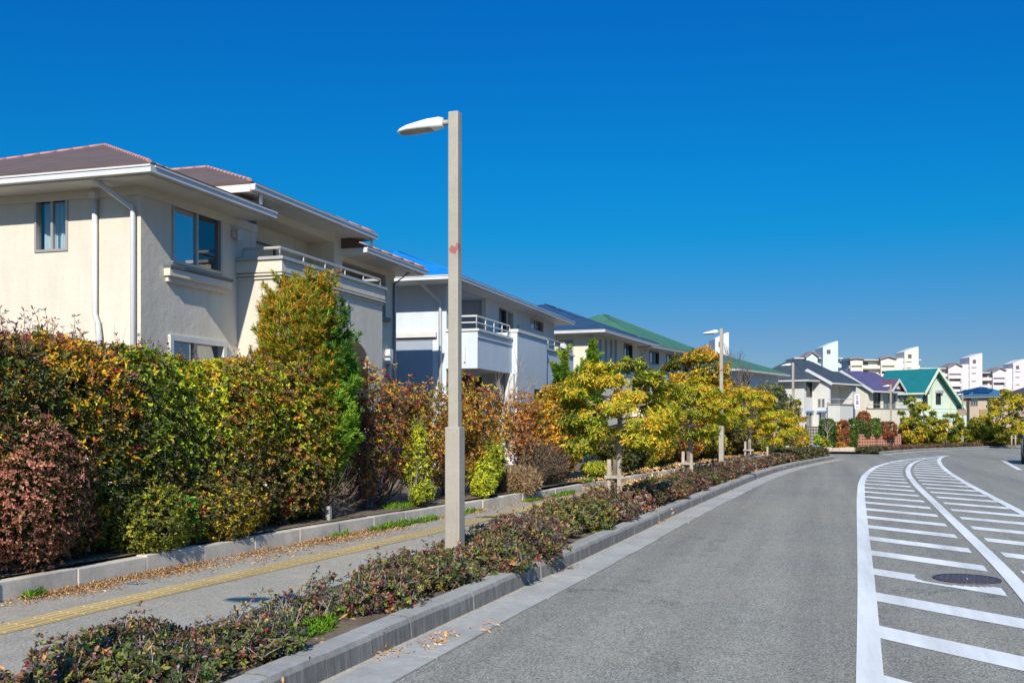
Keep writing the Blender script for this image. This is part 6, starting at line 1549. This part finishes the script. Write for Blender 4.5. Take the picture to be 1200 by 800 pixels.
fhedge('rust and green hedge above the right half of the brick lattice fence', 1040, 20, 494, 512, 66.5, HR+HG[:1], [.3, .3, .2, .1, .1], seed=206)
fhedge('low mixed bushes with yellow leaves on the stone wall across the side street', 966, 14, 514, 527, 61, [(.06, .10, .014), (.22, .26, .02), YEL, HR[0]], [.4, .3, .2, .1], box=0, seed=207, rough=.25)
fhedge('bright lime green potted bush beside the timber gate', 957.5, 8, 508, 524, 61, [(.10, .18, .02), (.26, .34, .03), (.4, .42, .04)], [.3, .4, .3], box=0, seed=208, rough=.25)
fhedge('yellow green bush left of the timber gate', 940, 14, 503, 526, 60.5, [(.09, .13, .015), (.24, .26, .02), YEL, ORA], [.3, .4, .2, .1], box=0, seed=209, rough=.25)
fhedge('low orange bush beyond the bright green one', 985, 9, 518, 528, 61.3, [GOLD, ORA, (.1, .12, .02)], [.4, .3, .3], box=0, seed=210, rough=.25)
t = thing('plant_pot', 'square blue planter box under the lime green bush', 'planter', (*at(954, 60.5), gz(62))); x, y = at(954, 60.5)
mb = MB(); mb.obox((x, y), D7, N7, -.2, .22, -.2, .2, gz(y), gz(y)+.34); mb.obox((x, y), D7, N7, -.23, .25, -.23, .23, gz(y)+.342, gz(y)+.40); mb.build('box', plain('blue planter', (.12, .26, .42), .6), t, bevel=.01)
mb = MB(); mb.obox((x, y), D7, N7, -.19, .21, -.19, .19, gz(y)+.403, gz(y)+.43); mb.build('soil', MT['soil'], t)
# timber lattice gate
g0, g1 = at(945, 64), at(962, 64.6); Dg = unit(np.array([g1[0]-g0[0], g1[1]-g0[1]])); Ng = np.array([-Dg[1], Dg[0]]); Lg = float(np.hypot(*(np.array(g1)-np.array(g0)))); zg = gz(g0[1])
t = thing('timber_gate', 'dark brown slatted timber gate beside the clipped green hedge', 'gate', (*g0, zg)); WD = plain('dark timber', (.10, .065, .05), .7, var=.25, scale=8)
mb = MB()
n = 9
for i in range(n): a = Lg*(i+.5)/n; mb.obox(g0, Dg, Ng, a-.035, a+.035, 0, .02, zg+.05, zg+1.55)
for k in range(8): z = zg+.15+k*.19; mb.obox(g0, Dg, Ng, .02, Lg-.02, .022, .04, z, z+.05)
mb.build('lattice', WD, t)
for a in (0, Lg): mb = MB(); mb.obox(g0, Dg, Ng, a-.05, a+.05, -.03, .07, zg, zg+1.68); mb.build('post', WD, t)
# terracotta lattice fence
f0, f1 = at(1000.5, 64.5), at(1056, 67.5); Df = unit(np.array([f1[0]-f0[0], f1[1]-f0[1]])); Nf_ = np.array([-Df[1], Df[0]]); Lf_ = float(np.hypot(*(np.array(f1)-np.array(f0)))); zf = gz(f0[1])
t = thing('brick_fence', 'terracotta pierced brick fence below the hedge of the gabled house', 'fence', (*f0, zf)); TR = plain('terracotta', (.42, .20, .13), .8, var=.2, scale=9)
mb = MB(); rows = 5; h_ = 1.02; z0 = zf+.05; n = int(Lf_/.26); cw = Lf_/n; ch = (h_-.1)/rows
for k in range(rows+1): mb.obox(f0, Df, Nf_, 0, Lf_, 0, .12, z0+k*ch, z0+k*ch+.09)
for i in range(n+1): a = i*cw; 
for k in range(rows):
    for i in range(n+1): a = min(Lf_-.05, i*cw); mb.obox(f0, Df, Nf_, a-.05, a+.05, .003, .117, z0+k*ch+.092, z0+(k+1)*ch-.002)
mb.build('lattice', TR, t)
mb = MB(); mb.obox(f0, Df, Nf_, -.02, Lf_+.02, .20, .24, z0, z0+h_-.1); mb.build('backing', plain('dark fence backing', (.10, .06, .05)), t)  # dark brown sheet behind the pierced bricks
mb = MB(); mb.obox(f0, Df, Nf_, -.02, Lf_+.02, -.03, .15, zf-.1, zf+.048); mb.build('footing', MT['gutter'], t)
# banner on the slate roofed house
bA = np.array(P3(O6, D6, N6, 2.09, 0, 0)[:2])
t = thing('banner', 'white vertical cloth banner with purple lettering hung between the two balconies', 'banner', (bA[0]+N6[0]*.6, bA[1]+N6[1]*.6, 1.6))
bo = (bA[0]+N6[0]*.05, bA[1]+N6[1]*.05); bt = at(1001.5, 78); bo = bt; BR = (CS, SN); BN = (SN, -CS); m_ = 78/FPX; zt_, zb_ = zat(461.5, 78), zat(479, 78); bw_ = 5.6*m_
mb = MB(); 
for i in range(6):
    a0, a1 = bw_*i/6, bw_*(i+1)/6; b0, b1 = .02*math.sin(i*1.4), .02*math.sin((i+1)*1.4); mb.hexa([P3(bo,BR,BN,a0,b0,zb_),P3(bo,BR,BN,a1,b1,zb_),P3(bo,BR,BN,a1,b1+.01,zb_),P3(bo,BR,BN,a0,b0+.01,zb_),P3(bo,BR,BN,a0,b0,zt_),P3(bo,BR,BN,a1,b1,zt_),P3(bo,BR,BN,a1,b1+.01,zt_),P3(bo,BR,BN,a0,b0+.01,zt_)])
mb.build('cloth', plain('banner cloth', (.74, .70, .74), .8, var=.04), t)
mb = MB()
def stroke(x0, x1, z0, z1): mb.obox(bo, BR, BN, bw_*x0, bw_*x1, .045, .055, zb_+(zt_-zb_)*z0, zb_+(zt_-zb_)*z1)
for zc in (.84, .68): 
    stroke(.25, .75, zc+.04, zc+.06); stroke(.45, .55, zc-.04, zc+.039); stroke(.25, .42, zc-.015, zc+.005); stroke(.58, .75, zc-.05, zc-.03)
for zc in (.50, .36):
    stroke(.2, .8, zc+.035, zc+.06); stroke(.3, .42, zc-.05, zc+.034); stroke(.43, .8, zc-.02, zc+.005); stroke(.62, .74, zc-.055, zc-.021)
mb.build('lettering', plain('purple ink', (.22, .06, .30)), t)
mb = MB(); stroke(.2, .45, .13, .16); stroke(.55, .85, .10, .13); mb.build('small_lettering', MT['darkframe'], t)
mb = MB(); mb.tube([P3(bo,BR,BN,-.05,.0,zt_+.03), P3(bo,BR,BN,bw_+.05,.0,zt_+.03)], .02, 6); mb.build('rod', MT['greymetal'], t)

# ------------------------------------------------------------------ planting along the far kerb
lp = []
DKH = [(.03, .035, .014), (.06, .06, .02), (.10, .08, .035), BROWN, MAROON]
def kf(y, o): return (xo(KERB, y)-o, y)
def low(label, y0, y1, h, cols, wts, seed, n=3, o=.95):
    L = [((kf(y, o)[0], y, gz(y)+.12+h/2), (.5, (y1-y0)/n*.7, h/2+.05)) for y in np.linspace(y0, y1, n)]
    shrub(label, L, (L[0][0][0], L[0][0][1], gz(y0)), 110, 6, .10, .05, cols, wts, name='box_hedge', cat='hedge', stems=0, box=3.5, rough=.1, seed=seed, group='low clipped hedges behind the far kerb')
low('dark green clipped hedge at the near end of the far planting strip', 58.8, 62.2, .20, DKH[:3], [.4, .4, .2], 220)
low('brown clipped hedge beside the fourth street lamp', 63.6, 68.5, .16, DKH[1:], [.25, .25, .3, .2], 221, 4)
low('brownish low hedge beyond the fourth street lamp', 70, 77, .18, DKH[1:], [.2, .3, .3, .2], 222, 5)
low('dark low hedge below the farthest street lamp', 78.5, 87, .20, DKH, [.2, .2, .2, .2, .2], 223, 6)
low('reddish low hedge at the right edge of the far kerb', 88.5, 100, .22, DKH[1:], [.1, .3, .3, .3], 224, 6)
# trees and bushes in front of the far houses
FT = [(.06, .08, .012), (.13, .16, .016), (.26, .25, .02), (.40, .32, .02)]
for i, (px, d, py, pyb, rpx, pads, cols, lab, cr_) in enumerate([
    (1066, 74, 466, 520, 10, 14, FT[:3], 'tall pointed olive green tree in front of the teal roofed house', .8),
    (1082, 76, 470, 520, 14, 18, FT, 'wide yellow green tree before the mint house', .8),
    (1071, 70, 489, 526, 15, 18, FT+[GOLD], 'bushy golden green street tree right of the fourth street lamp', .75),
    (1097, 75, 492, 520, 14, 16, FT+[GOLD], 'golden street tree in front of the mint gable', .75),
    (1117, 84, 484, 520, 13, 16, FT, 'green tree between the mint house and the farthest lamp', .8),
    (1151, 84, 488, 514, 15, 20, FT+[(.30, .30, .03)], 'umbrella shaped tree with a bare trunk in front of the tan house', .8),
    (1138, 90, 497, 521, 10, 12, FT[:3], 'small green bush tree right of the farthest lamp', .7),
    (1186, 80, 458, 519, 27, 36, [(.07, .08, .012), (.18, .18, .016), (.34, .28, .02), (.45, .34, .02)], 'big golden green tree at the right edge of the picture', .85),
    (1173, 83, 500, 521, 12, 14, FT, 'yellow green bush tree left of the big tree at the right edge', .7)]):
    x, y = at(px, d); zb = gz(y); zt = zat(py, d); zl = zat(pyb, d); r = rpx*d/FPX
    zl = max(zl, zb+.35)
    tree(lab, (x, y, zb), zt-zb, (x, y, (zt+zl)/2), (r, r, (zt-zl)/2), pads, cols, [1.0/len(cols)]*len(cols), name='garden_tree', leafL=.17, leafW=.075, n=6, bunch=34, trunk_r=.07, seed=240+i, pad_r=r*.36, tilt=(35, 100), barkm='stake' if i in (5, 7) else 'bark')
for i, (px, w_, y0, y1, d, cols, lab) in enumerate([
    (1059, 10, 492, 525, 71, [(.12, .10, .04), (.06, .07, .02), TAN], 'brownish bush at the right end of the brick lattice fence'),
    (1090, 30, 503, 523, 79, [(.10, .09, .03), (.22, .12, .05), (.07, .08, .015), GOLD], 'mixed rusty bushes under the golden street tree'),
    (1122, 26, 500, 521, 92, [(.04, .06, .015), (.14, .10, .03), (.26, .14, .04)], 'dark and rusty bushes behind the farthest lamp'),
    (1150, 34, 502, 521, 96, [(.05, .08, .015), (.13, .15, .02), (.24, .22, .02)], 'green bushes below the tan house'),
    (1187, 40, 500, 520, 96, [(.05, .07, .015), (.2, .09, .03), (.18, .18, .02)], 'green and rusty bushes behind the big tree at the right edge'),
    (1112, 60, 483, 505, 104, [(.04, .06, .015), (.09, .10, .02), (.16, .08, .04)], 'dark hedge along the garden of the tan house')]):
    fhedge(lab, px, w_, y0, y1, d, cols, [1/len(cols)]*len(cols), box=0, seed=260+i, rough=.25, dens=60, L=.17, W=.08)
x, y = at(1185.5, 78.5); t = thing('tree_stake', 'pair of pale timber stakes under the big tree at the right edge', 'tree stake', (x, y, gz(y)), 0, 'timber stakes of the street trees')
for k in (0, .28): mb = MB(); mb.tube([(x+k, y+k*.3, gz(y)), (x+k, y+k*.3, gz(y)+1.0)], .06, 7); mb.build('post', MT['stake'], t)
mb = MB(); mb.tube([(x-.1, y-.05, gz(y)+.8), (x+.4, y+.1, gz(y)+.8)], .035, 6); mb.build('crossbar', MT['stake'], t)

# ------------------------------------------------------------------ parked car at the right edge
def car(loc, rz, label):
    t = thing('parked_car', label, 'car', loc, rz)
    X = Matrix.Translation(Vector(loc)) @ Matrix.Rotation(rz, 4, 'Z')
    w = lambda p: tuple(X @ Vector(p))
    # side profile (y along the car, front at -y towards the viewer)
    secs = [(-2.02, .38, .62, .66), (-1.95, .24, .74, .78), (-1.6, .20, .86, .83), (-.85, .19, .95, .85), (.9, .19, .97, .85), (1.7, .20, .95, .83), (1.95, .26, .86, .78), (2.0, .40, .70, .68)]
    mb = MB(); R = []
    for y, zl, zh, hw in secs:
        R.append([w(p) for p in [(-hw*.93,y,zl),(-hw,y,zl+.18*(zh-zl)+.05),(-hw,y,zl+.72*(zh-zl)),(-hw*.93,y,zh),(hw*.93,y,zh),(hw,y,zl+.72*(zh-zl)),(hw,y,zl+.18*(zh-zl)+.05),(hw*.93,y,zl)]])
    for a, b in zip(R[:-1], R[1:]):
        for k in range(8): mb.poly([a[k], a[(k+1) % 8], b[(k+1) % 8], b[k]], True)
    mb.poly(R[0]); mb.poly(R[-1][::-1])
    body = mb.build('body', MT['carpaint'], t, weld=True)
    mb = MB(); cs = [(-.95, .95, .97, .76), (-.25, .96, 1.42, .62), (.35, .97, 1.48, .62), (1.1, .97, 1.42, .62), (1.75, .95, .99, .74)]
    for a, b in zip(cs[:-1], cs[1:]):
        q = [[w(p) for p in [(-.78,s[0],s[1]),(-s[3],s[0],s[2]),(s[3],s[0],s[2]),(.78,s[0],s[1])]] for s in (a, b)]
        for k in range(3): mb.poly([q[0][k], q[0][k+1], q[1][k+1], q[1][k]])
    mb.build('cabin_glass', plain('car glass', (.02, .025, .03), .05), t, weld=True)
    mb = MB(); mb.hexa([w(p) for p in [(-.62,-.2,1.425),(.62,-.2,1.425),(.62,1.05,1.43),(-.62,1.05,1.43),(-.55,-.1,1.475),(.55,-.1,1.475),(.55,.95,1.49),(-.55,.95,1.49)]]); mb.build('roof_panel', MT['carpaint'], t, bevel=.02)
    for sx in (-1, 1):
        for y in (-1.25, 1.28):
            mb = MB(); mb.tube([w((sx*.66, y, .31)), w((sx*.85, y, .31))], .31, 20); wh = mb.build('wheel', MT['tyre'], t)
            mb = MB(); mb.tube([w((sx*.84, y, .31)), w((sx*.862, y, .31))], .19, 14); mb.build('rim', MT['chrome'], wh)
        mb = MB(); mb.hexa([w(p) for p in [(sx*.38,-2.03,.60),(sx*.66,-1.97,.60),(sx*.66,-1.80,.60),(sx*.38,-1.9,.60),(sx*.40,-2.0,.74),(sx*.70,-1.93,.75),(sx*.70,-1.78,.77),(sx*.40,-1.85,.77)]]); mb.build('headlight', MT['lamplens'], t)
        mb = MB(); mb.hexa([w(p) for p in [(sx*.80,-.62,.98),(sx*1.0,-.62,.98),(sx*1.0,-.5,.98),(sx*.80,-.5,.98),(sx*.80,-.6,1.12),(sx*.98,-.6,1.12),(sx*.98,-.5,1.12),(sx*.80,-.5,1.12)]]); mb.build('wing_mirror', MT['carpaint'], t, bevel=.015)
    mb = MB(); mb.hexa([w(p) for p in [(-.17,-2.06,.42),(.17,-2.06,.42),(.17,-2.03,.42),(-.17,-2.03,.42),(-.17,-2.06,.58),(.17,-2.06,.58),(.17,-2.03,.58),(-.17,-2.03,.58)]]); mb.build('number_plate', MT['whitemetal'], t)
    return t
cx, cy = at(1196, 39.6)
car((cx+1.08, cy+1.15, .004), math.radians(-9), 'black car parked in the bay at the far right, mostly cut off')
